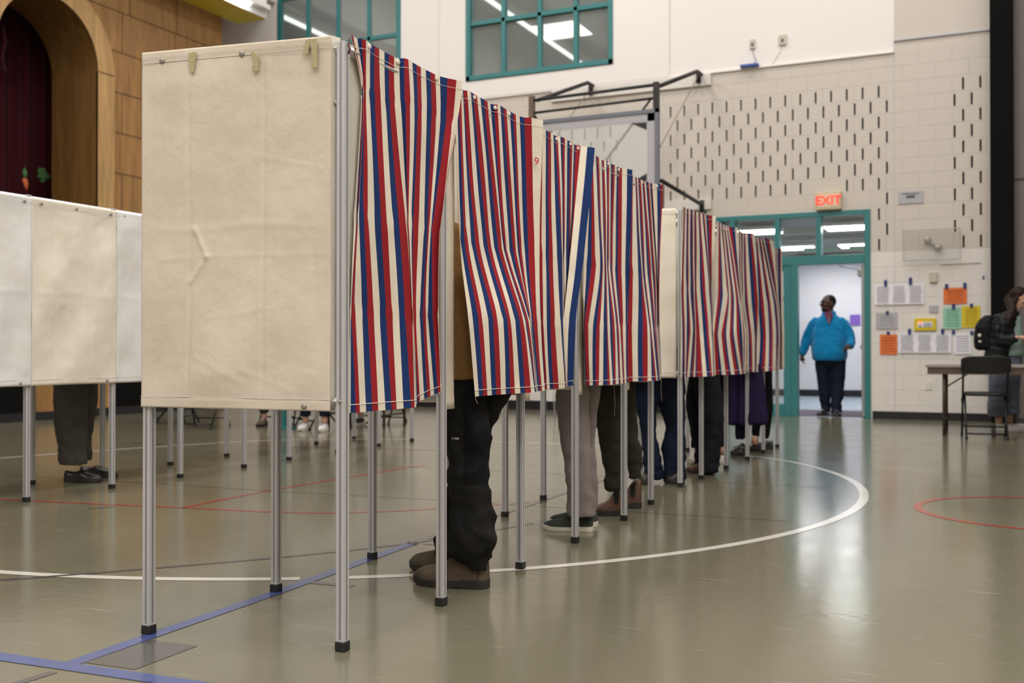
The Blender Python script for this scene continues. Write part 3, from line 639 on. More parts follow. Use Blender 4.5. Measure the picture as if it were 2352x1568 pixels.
def cloth_between(name, m, parent, a, b, z0, z1, normal, seed=0, amp=.004, ext=.0, snaps=(), nu=70, nv=90, thick=.002, folds=True, label=None, sag=0.0, zr=None):
    """a hanging cloth panel from plan point a to b"""
    a = Vector((*a, 0)); b = Vector((*b, 0)); n = Vector((*normal, 0)).normalized(); L = (b - a).length; H = z1 - z0
    vs = []; fs = []
    for j in range(nv + 1):
        for i in range(nu + 1):
            u = i / nu; v = j / nv; p = a + (b - a) * u; zb = z0 + (zr * u if zr else 0); z = zb + (z1 - zb) * v - sag * math.sin(math.pi * u) * (1 - v)
            s = Vector((u * L * 1.4 + seed, v * H * 1.4, seed)); d = 0
            if folds:
                # diagonal drag folds, fold creases from storage, fine crumple
                q = (u * L * .8 + v * H * -.55) ; d += amp * 2.8 * noise.noise(Vector((q * 3.6 + seed, (u + v) * 1.1, seed * 2)))
                d += amp * .6 * noise.noise(s * 3) + amp * .22 * noise.noise(s * 11) + amp * .10 * noise.noise(s * 28)
                for cz in (.5,): d += amp * .30 * math.exp(-((v - cz - .006 * math.sin(u * 9 + seed)) / .012) ** 2) * (.4 + abs(noise.noise(Vector((u * 4, cz * 9, seed)))))
                for cu_ in (.26, .655): d -= amp * .3 * math.exp(-((u - cu_) / .012) ** 2)
                edge = min(u, 1 - u) * 9; d *= min(1, .25 + edge) * min(1, .12 + (1 - v) * 9, .12 + v * 9)
            if v > .975 or v < .03: d += .0015
            vs.append(p + n * d + Vector((0, 0, z)))
    for j in range(nv):
        for i in range(nu): k = j * (nu + 1) + i; fs.append((k, k + 1, k + nu + 2, k + nu + 1))
    mb = MB().add(vs, fs); o = mb.build(name, m, parent, sm=True)
    if label: o['label'] = label
    me = o.modifiers.new('s', 'SOLIDIFY'); me.thickness = thick; me.offset = 0
    nn = n * .004
    for v in (.967, .03):
        st = MB(); pts = [a + (b - a) * u + nn + Vector((0, 0, (z0 + (zr * u if zr else 0)) + (z1 - z0 - (zr * u if zr else 0)) * v)) for u in [k / 30 for k in range(31)]]; st.tube(pts, .0008, 4)
        if nu > 20: st.build('hem_stitch', 'alud', o)
    for u, v in snaps:
        c = a + (b - a) * u + n * .006 + Vector((0, 0, z0 + (zr * u if zr else 0) * (1 - v) + H * v)); s = MB()
        T = Matrix.Translation(c) @ n.to_track_quat('Z', 'Y').to_matrix().to_4x4()
        s.rings([((0, 0, -.003), .0095, .0095), ((0, 0, .0), .0095, .0095), ((0, 0, .0025), .006, .006)], 16, T=T); s.build('snap', 'snap', o, sm=True)
    return o
F1 = [(-1.785, 2.637), (-1.785, 3.252), (-1.787, 3.933), (-1.797, 4.574), (-1.797, 5.282), (-1.842, 5.90)]
B1 = [(-2.450, 2.535), (-2.448, 3.179), (-2.454, 3.852), (-2.44, 4.49), (-2.425, 5.134), (-2.491, 5.816)]
r1 = booth_row('near aluminium frame row of five curtained voting booths with plain cream canvas end panel', 'voting booth rows', F1, B1)
end = cloth_between('end_panel', 'canvas', r1, (-2.462, 2.512), (-1.812, 2.612), .722, 1.846, (.15, -1), seed=2.3, amp=.0055, nu=130, nv=200, snaps=((.115, .972), (.545, .972), (.90, .972), (.87, .012)), zr=-.004)
# sharp star-shaped creases in the end panel are pressed into it
for v in end.data.vertices:
    g = v.co + off(end); u = (g.x + 2.462) / .65
    for (ua, za, ub, zb) in ((.285, 1.28, .345, 1.195), (.345, 1.19, .26, 1.115), (.345, 1.195, .1, 1.185), (.345, 1.195, 1.0, 1.19), (.6, 1.5, .95, 1.45), (.3, .88, .55, .80), (.55, .84, .8, .775), (.35, 1.0, .7, 1.03)):
        ax, az, bx, bz = ua * .65, za, ub * .65, zb; px_, pz = u * .65, g.z; t = max(0, min(1, ((px_ - ax) * (bx - ax) + (pz - az) * (bz - az)) / ((bx - ax) ** 2 + (bz - az) ** 2)))
        d = math.hypot(px_ - ax - t * (bx - ax), pz - az - t * (bz - az)); v.co.y -= .0042 * math.exp(-(d / .008) ** 2) * (1 if ub - ua < .12 and ub - ua > -.1 else .16)
# canvas wrap and liner strips on the first post
cloth_between('corner_strip', 'liner', r1, (-1.812, 2.612), (-1.802, 2.645), .735, 1.846, (1, -.3), seed=1, amp=.001, nu=4, nv=30, snaps=((.5, .82),))
# dividers between the compartments and the narrow entry flaps by each post
for i, ((xa, ya), (xb, yb)) in enumerate(zip(F1, B1)):
    if i: cloth_between('divider_panel', 'canvas2', r1, (xb + .02, yb + .02), (xa - .02, ya + .02), .715, 1.83, (0, -1), seed=i * 2.1, amp=.004, nu=24, nv=40)
    if i < 5: cloth_between('entry_flap', 'liner' if i == 0 else 'canvas', r1, (xa - .003, ya + .022), (xa - .006, ya + .105), .69 if i else .71, ZT - .01, (1, 0), seed=i * 1.7 + .4, amp=.003, nu=8, nv=40)
for i in range(5):
    cloth_between('back_panel', 'canvas2', r1, (B1[i][0] - .02, B1[i][1]), (B1[i + 1][0] - .02, B1[i + 1][1]), .74, 1.84, (-1, 0), seed=i * 3.3, amp=.004, nu=20, nv=30)
# masking tape left on the end panel
def pan(x, y):
    d = ray(x, y); n_ = Vector((.10, -.65, 0)); p0_ = Vector((-2.462, 2.512, 0)); t = (p0_ - CO).dot(n_) / d.dot(n_); return CO + d * (t * .9955)
for i, (pts, lb) in enumerate((([(433, 122), (450, 119), (448, 138), (444, 167), (436, 166), (433, 142)], 'crumpled'), ([(576, 121), (582, 118), (595, 130), (592, 163), (579, 163), (582, 135)], 'folded'),
                               ([(702, 92), (713, 89), (706, 124), (695, 126)], 'short'), ([(715, 90), (727, 89), (728, 154), (715, 159)], 'long'))):
    ps = [pan(*p) for p in pts]; o = MB().prism(ps, (0, .003, 0)).build('masking_tape', 'tape', end); o['label'] = lb + ' strip of yellowed tape'
MB().tube([at(803, 87, 2.625), at(801, 105, 2.62), at(804, 112, 2.615), at(800, 124, 2.62)], .0028, 8).build('hinge_hook', 'maroon', r1, sm=True)

F2 = [(-1.90, 6.732), (-1.882, 7.207), (-1.872, 7.902), (-1.868, 8.632), (-1.868, 9.275), (-1.860, 9.874)]
B2 = [(-2.55, 6.65), (-2.54, 7.15), (-2.53, 7.83), (-2.53, 8.56), (-2.53, 9.2), (-2.53, 9.8)]
r2 = booth_row('far curtained voting booth row starting with a narrow strip of cream end panel', 'voting booth rows', F2, B2)
cloth_between('end_panel', 'canvas2', r2, (-2.56, 6.63), (-1.92, 6.712), .72, 1.84, (.1, -1), seed=8.3, amp=.005, nu=50, nv=70, snaps=((.6, .01),))
for i, ((xa, ya), (xb, yb)) in enumerate(zip(F2, B2)):
    if i: cloth_between('divider_panel', 'canvas2', r2, (xb + .02, yb + .02), (xa - .02, ya + .02), .715, 1.83, (0, -1), seed=i * 2.9, amp=.004, nu=12, nv=20)
    if i < 5: cloth_between('back_panel', 'canvas2', r2, (B2[i][0] - .02, B2[i][1]), (B2[i + 1][0] - .02, B2[i + 1][1]), .74, 1.84, (-1, 0), seed=i * 3.7, amp=.004, nu=12, nv=20)
F3 = [(-5.25, y) for y in (3.12, 3.77, 4.437, 5.10, 5.73, 6.42)]; B3 = [(-5.90, y) for y in (3.05, 3.70, 5.03 - .66, 5.03, 5.64, 6.33)]
r3 = booth_row('left voting booth row seen from behind with plain white and cream back panels', 'voting booth rows', F3, B3)
pm = ['canvasw', 'canvasw', 'canvas2', 'canvasw', 'canvasw']
for i in range(5):
    cloth_between('back_panel', pm[i], r3, (-5.225, F3[i][1] + .01), (-5.225, F3[i + 1][1] + .01), .69, 1.815, (1, 0), seed=i * 4.4 + 1, amp=.010, nu=60, nv=80, snaps=((.1, .975), (.5, .975), (.92, .975), (.88, .015)))
    cloth_between('divider_panel', 'canvasw', r3, (-5.27, F3[i][1] + .02), (-5.88, B3[i][1] + .02), .715, 1.80, (0, -1), seed=i, amp=.003, nu=10, nv=16)
F4 = [(-5.28, y) for y in (7.024, 7.72, 8.40, 9.01)]; B4 = [(-5.94, y) for y in (7.04, 7.70, 8.33, 8.98)]
r4 = booth_row('left rear voting booth row of which only thin legs show under the big cream panel', 'voting booth rows', F4, B4)
for i in range(3): cloth_between('back_panel', 'canvasw', r4, (-5.255, F4[i][1]), (-5.255, F4[i + 1][1]), .72, 1.815, (1, 0), seed=i * 5.4, amp=.006, nu=16, nv=20)

# ---------------------------------------------------------------- curtains
LP = .033
def plan_line(xs, X0, prev=None, lo=-.05, hi=.10, L=LP):
    out = []; last = None
    for k, x in enumerate(xs):
        d = ray(x, 800.0); best = None; n = 60
        for i in range(n + 1):
            X = X0 + lo + (hi - lo) * i / n; t = X / d.x; Y = d.y * t
            if last is None: sco = abs(X - X0 - (prev[0][0] - X0 if prev else 0))
            else:
                dist = math.hypot(X - last[0], Y - last[1]); sco = abs(dist - L) * 2.2 + .35 * abs(X - X0) + (.8 * abs(X - prev[k][0]) if prev else 0)
            if best is None or sco < best[0]: best = (sco, X, Y)
        last = (best[1], best[2]); out.append(last)
    return out
def curtain(name, label, levels, X0, ku0=0, ztop=None, group='striped booth curtains', sub=4, rows=(9, 9, 9, 9), L=LP, flip=False):
    """levels: list of (z or function of u, [image x of each colour boundary]); first boundary starts cream"""
    n = len(levels[0][1]); prev = None; P = []
    for lv_ in levels:
        z, xs = lv_[:2]; dx_ = lv_[2] if len(lv_) > 2 else 0
        assert len(xs) == n, (label, len(xs), n)
        pl = plan_line(xs, X0 + dx_, prev, L=L)
        pl = [(sum(pl[max(0, min(n - 1, k + q))][0] * w for q, w in ((-1, .25), (0, .5), (1, .25))), pl[k][1]) for k in range(n)]
        # keep every boundary on its own sight line after smoothing
        pl = [(X, (ray(xs[k], 800.0).y / ray(xs[k], 800.0).x) * X) for k, (X, Y) in enumerate(pl)]
        P.append([Vector((X, Y, z(k / (n - 1)) if callable(z) else z)) for k, (X, Y) in enumerate(pl)]); prev = pl
    dense = []
    for row in P:
        r = spline([tuple(p) for p in row], sub); dense.append(r)
    m = len(dense[0]); grid = []
    for s in range(len(dense) - 1):
        a, b = dense[s], dense[s + 1]; nr = rows[s]
        p0 = dense[max(s - 1, 0)]; p3 = dense[min(s + 2, len(dense) - 1)]
        for j in range(nr + (1 if s == len(dense) - 2 else 0)):
            t = j / nr; row = []
            for i in range(m):
                lin = a[i].lerp(b[i], t)
                cr = .5 * ((2 * a[i]) + (b[i] - p0[i]) * t + (2 * p0[i] - 5 * a[i] + 4 * b[i] - p3[i]) * t * t + (p3[i] - p0[i] + 3 * (a[i] - b[i])) * t ** 3)
                q = lin.lerp(cr, .45)
                # pressed storage crease: the cloth kicks a little at each fold height
                e = min(t, 1 - t) * (a[i].z - b[i].z)
                if (s > 0 or t > .5) and not (s == len(dense) - 2 and t > .5): q.y += .0035 * math.sin(i * .55 + s * 2) * math.exp(-(e / .02) ** 2)
                q.x += .004 * noise.noise(Vector((i * .12, q.z * 3, hash(label) % 7 * 0 + s)))
                row.append(q)
            grid.append(row)
    vs = [p for r in grid for p in r]; R = len(grid)
    root_loc = Vector((P[0][0].x, P[0][0].y, P[0][0].z)); t = thing('booth_curtain', label, 'curtain', root_loc, group)
    me = bpy.data.meshes.new('curtain_cloth'); fs = [(j * m + i, (j + 1) * m + i, (j + 1) * m + i + 1, j * m + i + 1) for j in range(R - 1) for i in range(m - 1)]
    me.from_pydata([v - root_loc for v in vs], [], fs); uvl = me.uv_layers.new(name='uv')
    for p in me.polygons:
        for li in p.loop_indices:
            vi = me.loops[li].vertex_index; i = vi % m; j = vi // m
            u = (i / sub) / 3.0 + 1e-4
            if flip: u = 1 / 3 - (i / sub) / 3.0 + 40 - 1e-4
            uvl.data[li].uv = (u, 1 - j / R)
        p.use_smooth = True
    me.materials.append(MT['stripe']); o = bpy.data.objects.new('curtain_cloth', me); C.objects.link(o); o.parent = t
    # the stripe boundaries must stay crisp: the last column belongs to its own stripe
    st = MB()
    hem = [grid[-1][i].lerp(grid[-3][i], .42 if True else 0) + Vector((.002, -.001, 0)) for i in range(m)]; st.tube(hem, .0011, 4); st.build('hem_stitch', 'thread', o)
    st = MB(); hem = [grid[0][i] + Vector((.002, -.001, -.030)) for i in range(m)]; st.tube(hem, .0008, 4)
    st.build('hem_stitch', 'thread', o)
    return t, grid, o
def snaps(o, grid, idx, dz=-.014):
    for i in idx:
        p = grid[0][i] + Vector((.003, -.004, dz)); s = MB(); T = Matrix.Translation(p) @ Vector((1, -.6, 0)).to_track_quat('Z', 'Y').to_matrix().to_4x4()
        s.rings([((0, 0, -.002), .008, .008), ((0, 0, .0015), .008, .008), ((0, 0, .003), .005, .005)], 14, T=T); s.build('snap', 'solew', o, sm=True)
A1, M1 = 1.315, 1.02
c1L = [(1.855, [803, 804, 806, 810, 819, 829, 839, 849, 860, 871, 883, 893, 905, 917, 927, 937, 947, 957, 967, 978, 988, 999, 1010, 1028, 1048, 1062]),
       (1.70, [830, 832, 833, 834, 835, 835.5, 839.6, 849, 860, 872, 884, 895, 907, 920, 929.5, 942, 952, 959, 968.5, 980, 990, 1002, 1011, 1023.5, 1039.5, 1050]),
       (A1, [813, 819, 821, 822, 823.7, 834.8, 845.3, 859.7, 874.7, 888.4, 902, 916.4, 933, 935.9, 936.4, 938.4, 944.8, 949, 961, 974, 982.7, 985.3, 988.8, 993, 1011, 1010]),
       (M1, [804, 806.5, 808, 814.4, 831, 844.7, 858, 872.4, 886.8, 901, 916.4, 929.8, 945.8, 945.9, 946, 946.2, 948.3, 950, 956.3, 964, 970.3, 977.6, 984, 993.6, 1006.5, 1006]),
       (lambda u: .712 + (.05 * max(0, u - .55) / .45), [799, 804, 816.7, 827.8, 841.5, 855, 868.6, 885, 899.5, 911.3, 927.3, 944, 952, 955.3, 956, 956.3, 958, 960.7, 965, 975, 981.5, 989, 997.4, 1005.7, 1011.7, 1012])]
T1, G1, O1 = curtain('c', 'nearest striped curtain in the long row, its flared top corner beside the big cream panel', c1L, -1.765)
snaps(O1, G1, (27, 51, 85))
c2L = [(1.855, [1043, 1047, 1052, 1058, 1062, 1064, 1072, 1081, 1087, 1096, 1104, 1112, 1120, 1127, 1134, 1142, 1149.5, 1156.5, 1164, 1171, 1178, 1184.5, 1193.5, 1205, 1221, 1247]),
       (1.30, [1055, 1059.5, 1067, 1073, 1082.5, 1092, 1101, 1110.5, 1119, 1128, 1135.5, 1144, 1153, 1157, 1159, 1164, 1171, 1178, 1185, 1190, 1194, 1199, 1205, 1214, 1228, 1239], .045),
       (1.017, [1076, 1086, 1098, 1108.5, 1121, 1132, 1143, 1154.5, 1164.5, 1174, 1183, 1193, 1202, 1206.5, 1209.5, 1214, 1216, 1218.5, 1219, 1219.2, 1219.6, 1220, 1221, 1225, 1234, 1242], .10),
       (.735, [1091.5, 1100, 1109, 1119, 1130, 1140.5, 1150.5, 1161.5, 1172, 1182.5, 1195, 1206.5, 1220, 1228, 1231.5, 1232, 1232.3, 1232.6, 1232.9, 1233.2, 1233.5, 1234, 1236, 1240, 1245, 1252], .11)]
T2, G2, O2 = curtain('c', 'second striped curtain from the big cream panel, tan jacket showing at its left edge', c2L, -1.765)
snaps(O2, G2, (33, 57, 75))
nb = at(1242, 318, 4.38)
cur = text_mesh('9', .045, G2[3][97] + Vector((.014, -.014, -.01)), (Vector((.75, -.66, 0)).to_track_quat('Z', 'Y').to_matrix()), 'pen', 'handwritten_number', O2, ext=.001)
c3L = [(1.855, [1239, 1241, 1243.5, 1246.5, 1253.3, 1258.8, 1264.5, 1271, 1276.7, 1281.8, 1288, 1292.9, 1298.2, 1304, 1309.2, 1314.5, 1319, 1323, 1334.7, 1349.6, 1366.5]),
       (1.31, [1234, 1237, 1239.2, 1244.5, 1253.7, 1261.4, 1270, 1279.8, 1290.4, 1291.4, 1293.9, 1294.9, 1295.9, 1300, 1307.3, 1309, 1310, 1310, 1308.2, 1324, 1340.8], .03),
       (1.02, [1240, 1241.5, 1243, 1248.6, 1255.7, 1264, 1274.7, 1287, 1292.4, 1293.5, 1294.5, 1295.5, 1296.5, 1297.5, 1298.5, 1298, 1297, 1296, 1293, 1305.5, 1322], .03),
       (lambda u: .735 + .03 * max(0, u - .7), [1249, 1250, 1251.5, 1256, 1263, 1271, 1283, 1297.5, 1299, 1300, 1300.6, 1301, 1301.5, 1302, 1302, 1301.5, 1301, 1300.5, 1299.2, 1303, 1316])]
T3, G3, O3 = curtain('c', 'third striped curtain from the big cream panel, ending in a broad blue and beige flap', c3L, -1.77)
snaps(O3, G3, (33, 56, 70))
c4L = [(1.855, [1356, 1357, 1358.4, 1362, 1368, 1371.2, 1375.5, 1381.8, 1384.5, 1388.6, 1393.5, 1396, 1400.2, 1404, 1407.5, 1412.4, 1417.5, 1421.6, 1430, 1441, 1453]),
       (1.31, [1341, 1348.6, 1358.4, 1368, 1378.8, 1384, 1385.3, 1388.6, 1390, 1393, 1395, 1396.5, 1398, 1401.6, 1403.5, 1407.3, 1413.5, 1418.6, 1427.3, 1436.3, 1445], .03),
       (1.02, [1340, 1341, 1342.5, 1352, 1362, 1370, 1378, 1385.5, 1393.5, 1396.5, 1401, 1406, 1411.8, 1416, 1418.6, 1420.6, 1423.5, 1425.7, 1431.2, 1437, 1441], .03),
       (.735, [1344, 1344.5, 1347, 1353.7, 1361.8, 1368, 1375, 1384.5, 1395, 1400.8, 1407.3, 1411, 1414.3, 1420.6, 1423.3, 1426, 1431.2, 1432.9, 1435.5, 1439, 1441.5])]
T4, G4, O4 = curtain('c', 'fourth striped curtain from the big cream panel, bright blue stripes pinched at mid height', c4L, -1.78)
snaps(O4, G4, (45, 68))
c5L = [(1.855, [1451, 1452, 1453, 1454, 1459, 1460.5, 1462.5, 1465.5, 1468.6, 1472.7, 1475.7, 1478.4, 1481.2, 1484.5, 1487.3, 1490.6, 1493.5, 1497, 1499.2, 1509.5, 1517.6, 1523]),
       (1.32, [1443, 1445, 1447, 1452.9, 1466, 1473.7, 1475, 1477, 1480, 1482.3, 1488, 1492, 1496.5, 1499, 1502, 1505.7, 1508, 1509.5, 1510, 1511, 1513, 1515]),
       (1.02, [1440, 1441, 1442, 1452, 1465, 1476, 1487.3, 1491.8, 1494, 1496.7, 1500, 1503, 1505, 1506, 1507, 1507.5, 1509, 1511, 1512, 1513, 1514, 1515]),
       (.735, [1439, 1439.5, 1440, 1452.9, 1466, 1476.5, 1487, 1496.7, 1502.5, 1507.3, 1510.5, 1515.5, 1516, 1516.5, 1517, 1517.3, 1517.6, 1517.8, 1518, 1518.3, 1518.6, 1519])]
T5, G5, O5 = curtain('c', 'fifth striped curtain of the near row, dark stripes against the narrow cream panel strip', c5L, -1.80)
snaps(O5, G5, (40, 76))
def far(label, X0, rows_, flip=False):
    lv = [(z, [1540 + v / 3.564 for v in r], dx) for z, r, dx in zip((1.85, 1.31, 1.02, .725), rows_, (0, .01, .03, .03))]
    for i, (z, r, dx) in enumerate(lv):                  # keep boundaries in reading order where the cloth hides a stripe
        for k in range(1, len(r)): r[k] = max(r[k], r[k - 1] + .02)
    return curtain('c', label, lv, X0, sub=3, rows=(7, 7, 7), L=.034, flip=flip)
far('striped curtain hanging just right of the narrow cream panel strip of the far row', -1.875, (
    [95, 107, 112, 122, 135, 143, 150, 163, 175, 183, 197, 205, 213, 232, 240, 247, 262, 270, 280, 290, 310, 345, 375],
    [88, 92, 95, 108, 128, 142, 150, 165, 185, 192, 198, 204, 215, 245, 266, 287, 318, 328, 332, 333, 334, 335, 337],
    [90, 98, 108, 118, 135, 150, 162, 184, 198, 204, 208, 212, 242, 270, 296, 313, 338, 342, 345, 346, 347, 348, 350],
    [80, 95, 110, 115, 122, 130, 137, 156, 171, 186, 202, 216, 262, 297, 325, 342, 352, 354, 356, 358, 360, 361, 362]))
far('striped curtain second in the far row, its stripes slanting down to a tight point', -1.865, (
    [378, 393, 400, 406, 416, 422, 428, 438, 444, 450, 460, 466, 470, 478, 505, 530, 552],
    [362, 392, 412, 430, 466, 474, 480, 497, 508, 520, 535, 548, 556, 566, 570, 572, 574],
    [345, 358, 378, 388, 419, 440, 455, 484, 503, 517, 541, 563, 590, 600, 605, 608, 622],
    [342, 370, 400, 420, 452, 480, 497, 525, 550, 567, 585, 592, 596, 600, 604, 606, 612]), True)
far('striped curtain third in the far row, narrow with a beige folded top', -1.86, (
    [552, 560, 566, 572, 579, 585, 592, 600, 606, 613, 632, 655, 668, 690], [558, 566, 572, 578, 588, 592, 595, 610, 622, 634, 663, 690, 718, 724],
    [590, 598, 604, 608, 618, 624, 628, 640, 650, 664, 690, 704, 708, 712], [600, 608, 612, 616, 622, 624, 628, 640, 655, 670, 690, 697, 703, 716]))
far('striped curtain fourth in the far row with broad cream slanting stripes', -1.86, (
    [690, 700, 706, 712, 722, 728, 738, 746, 752, 758, 768, 790, 815, 845], [700, 720, 742, 764, 792, 806, 820, 848, 862, 868, 874, 878, 882, 890],
    [708, 735, 760, 782, 808, 822, 838, 866, 880, 886, 890, 893, 896, 900], [705, 720, 745, 770, 800, 815, 835, 862, 866, 868, 870, 872, 874, 885]))
far('farthest striped curtain in the far row, edge of cream cloth beside the teal door frame', -1.85, (
    [848, 858, 864, 870, 876, 895, 905, 912], [868, 874, 880, 884, 888, 902, 908, 925], [880, 886, 892, 896, 900, 908, 914, 932], [880, 886, 892, 894, 898, 908, 914, 932]))
# loose threads
th = tag(MB().tube([at(1093, 903, 3.44), at(1092, 915, 3.44), at(1097, 926, 3.45)], .0012, 5).build('loose_thread', 'thread'), 'loose white thread hanging from the lower left corner of the second curtain', 'thread')
th = tag(MB().tube([at(1519, 872, 5.9), at(1518, 895, 5.9), at(1520, 920, 5.9)], .0016, 5).build('loose_thread', 'cable'), 'thin reddish thread hanging from the fifth curtain beside the cream strip', 'thread')
th = tag(MB().tube([at(1410, 884, 5.15), at(1413, 925, 5.15), at(1411, 955, 5.15)], .0014, 5).build('loose_thread', 'cable'), 'thin brown thread hanging below the fourth curtain over olive trousers', 'thread')

# ================================================================ PEOPLE
def V(*a): return Vector(a)
def folds(amp=.005, fz=22, fx=7, seed=0, zmax=None):
    def f(c):
        a = amp
        if zmax is not None: a = amp * (1 + 2.2 * max(0, 1 - (c.z) / zmax))
        s = 1 - abs(noise.noise(V(c.x * fx + seed, c.y * fx, c.z * fz)))
        return a * (noise.noise(V(c.x * fx * 1.6 + seed * 3, c.y * fx * 1.6 + c.z * 5, c.z * fz * .6)) + (s - .75) * 1.2)
    return f
def hand(mb, wr, fwd, palm_n, side, s=1.0, curl=.5):
    """five separate fingers rooted in a palm; fwd: pointing direction, palm_n: out of the palm, side: towards the thumb"""
    fwd = fwd.normalized(); palm_n = palm_n.normalized(); side = side.normalized()
    pc = wr + fwd * .05 * s
    mb.tube([wr - fwd * .02 * s, wr + fwd * .015 * s, wr + fwd * .05 * s, wr + fwd * .085 * s], [.024 * s, .027 * s, .036 * s, .032 * s], 12, flat=.45 if abs(side.z) < 2 else 1)
    mb.ball(pc, (.028 * s, .028 * s, .028 * s), 10, 7)
    for i, (o, ln) in enumerate(((.028, .068), (.010, .078), (-.009, .072), (-.027, .056))):
        b = wr + fwd * .078 * s + side * o * s; a = curl * (1 + .12 * i); p = [b]; d = fwd.copy()
        for k in range(3):
            ang = a * (.35 + .45 * k); d = (fwd * math.cos(ang) + palm_n * math.sin(ang)).normalized(); p.append(p[-1] + d * ln * s * (.42, .32, .26)[k])
        mb.tube([b - fwd * .02 * s] + p, [.0095 * s, .0098 * s, .009 * s, .0082 * s, .0062 * s], 8)
    b = wr + fwd * .025 * s + side * .026 * s; d = (fwd * .55 + side * .7 + palm_n * .35).normalized(); d2 = (fwd * .8 + side * .25 + palm_n * .5).normalized()
    mb.tube([b - side * .012 * s, b + d * .028 * s, b + d * .028 * s + d2 * .028 * s, b + d * .028 * s + d2 * .05 * s], [.014 * s, .012 * s, .0105 * s, .0075 * s], 8)
def head(mb, c, yaw, tilt=0, s=1.0):
    """c: head centre; faces +Y before yaw. returns the transform"""
    T = Matrix.Translation(c) @ Matrix.Rotation(yaw, 4, 'Z') @ Matrix.Rotation(tilt, 4, 'X') @ Matrix.Scale(s, 4)
    mb.ball((0, -.008, .022), (.076, .096, .098), 20, 14, T)
    mb.ball((0, .026, -.048), (.055, .062, .068), 16, 10, T)
    mb.ball((0, .07, -.088), (.024, .02, .02), 10, 7, T)
    mb.tube([T @ V(0, .084, .022), T @ V(0, .100, .0), T @ V(0, .112, -.018), T @ V(0, .098, -.026)], [.009 * s, .012 * s, .016 * s, .012 * s], 10)
    mb.ball((0, .088, -.052), (.026, .012, .007), 12, 6, T); mb.ball((0, .086, -.063), (.023, .013, .007), 12, 6, T)
    mb.tube([T @ V(-.045, .074, .036), T @ V(0, .09, .04), T @ V(.045, .074, .036)], [.009 * s, .012 * s, .009 * s], 8)
    for k in (-1, 1):
        mb.ball((k * .077, -.008, -.008), (.010, .020, .032), 10, 8, T); mb.ball((k * .042, .064, -.02), (.022, .02, .02), 10, 7, T)
    return T
def face(T, root, body, brow='hair_d'):
    for k in (-1, 1):
        e = MB().ball((k * .031, .080, .012), (.012, .009, .008), 12, 8, T); eo = e.build('eye', 'eyew', body, sm=True)
        MB().ball((k * .031, .0875, .012), (.0048, .003, .0048), 10, 6, T).build('iris', 'hair_d', root, sm=True)
        MB().tube([T @ V(k * .016, .094, .040), T @ V(k * .032, .092, .046), T @ V(k * .048, .080, .040)], [.003, .004, .002], 6).build('eyebrow', brow, root, sm=True)
    MB().tube([T @ V(-.024, .094, -.057), T @ V(0, .101, -.057), T @ V(.024, .094, -.057)], [.0018, .003, .0018], 6).build('mouth', 'plaid', root, sm=True)
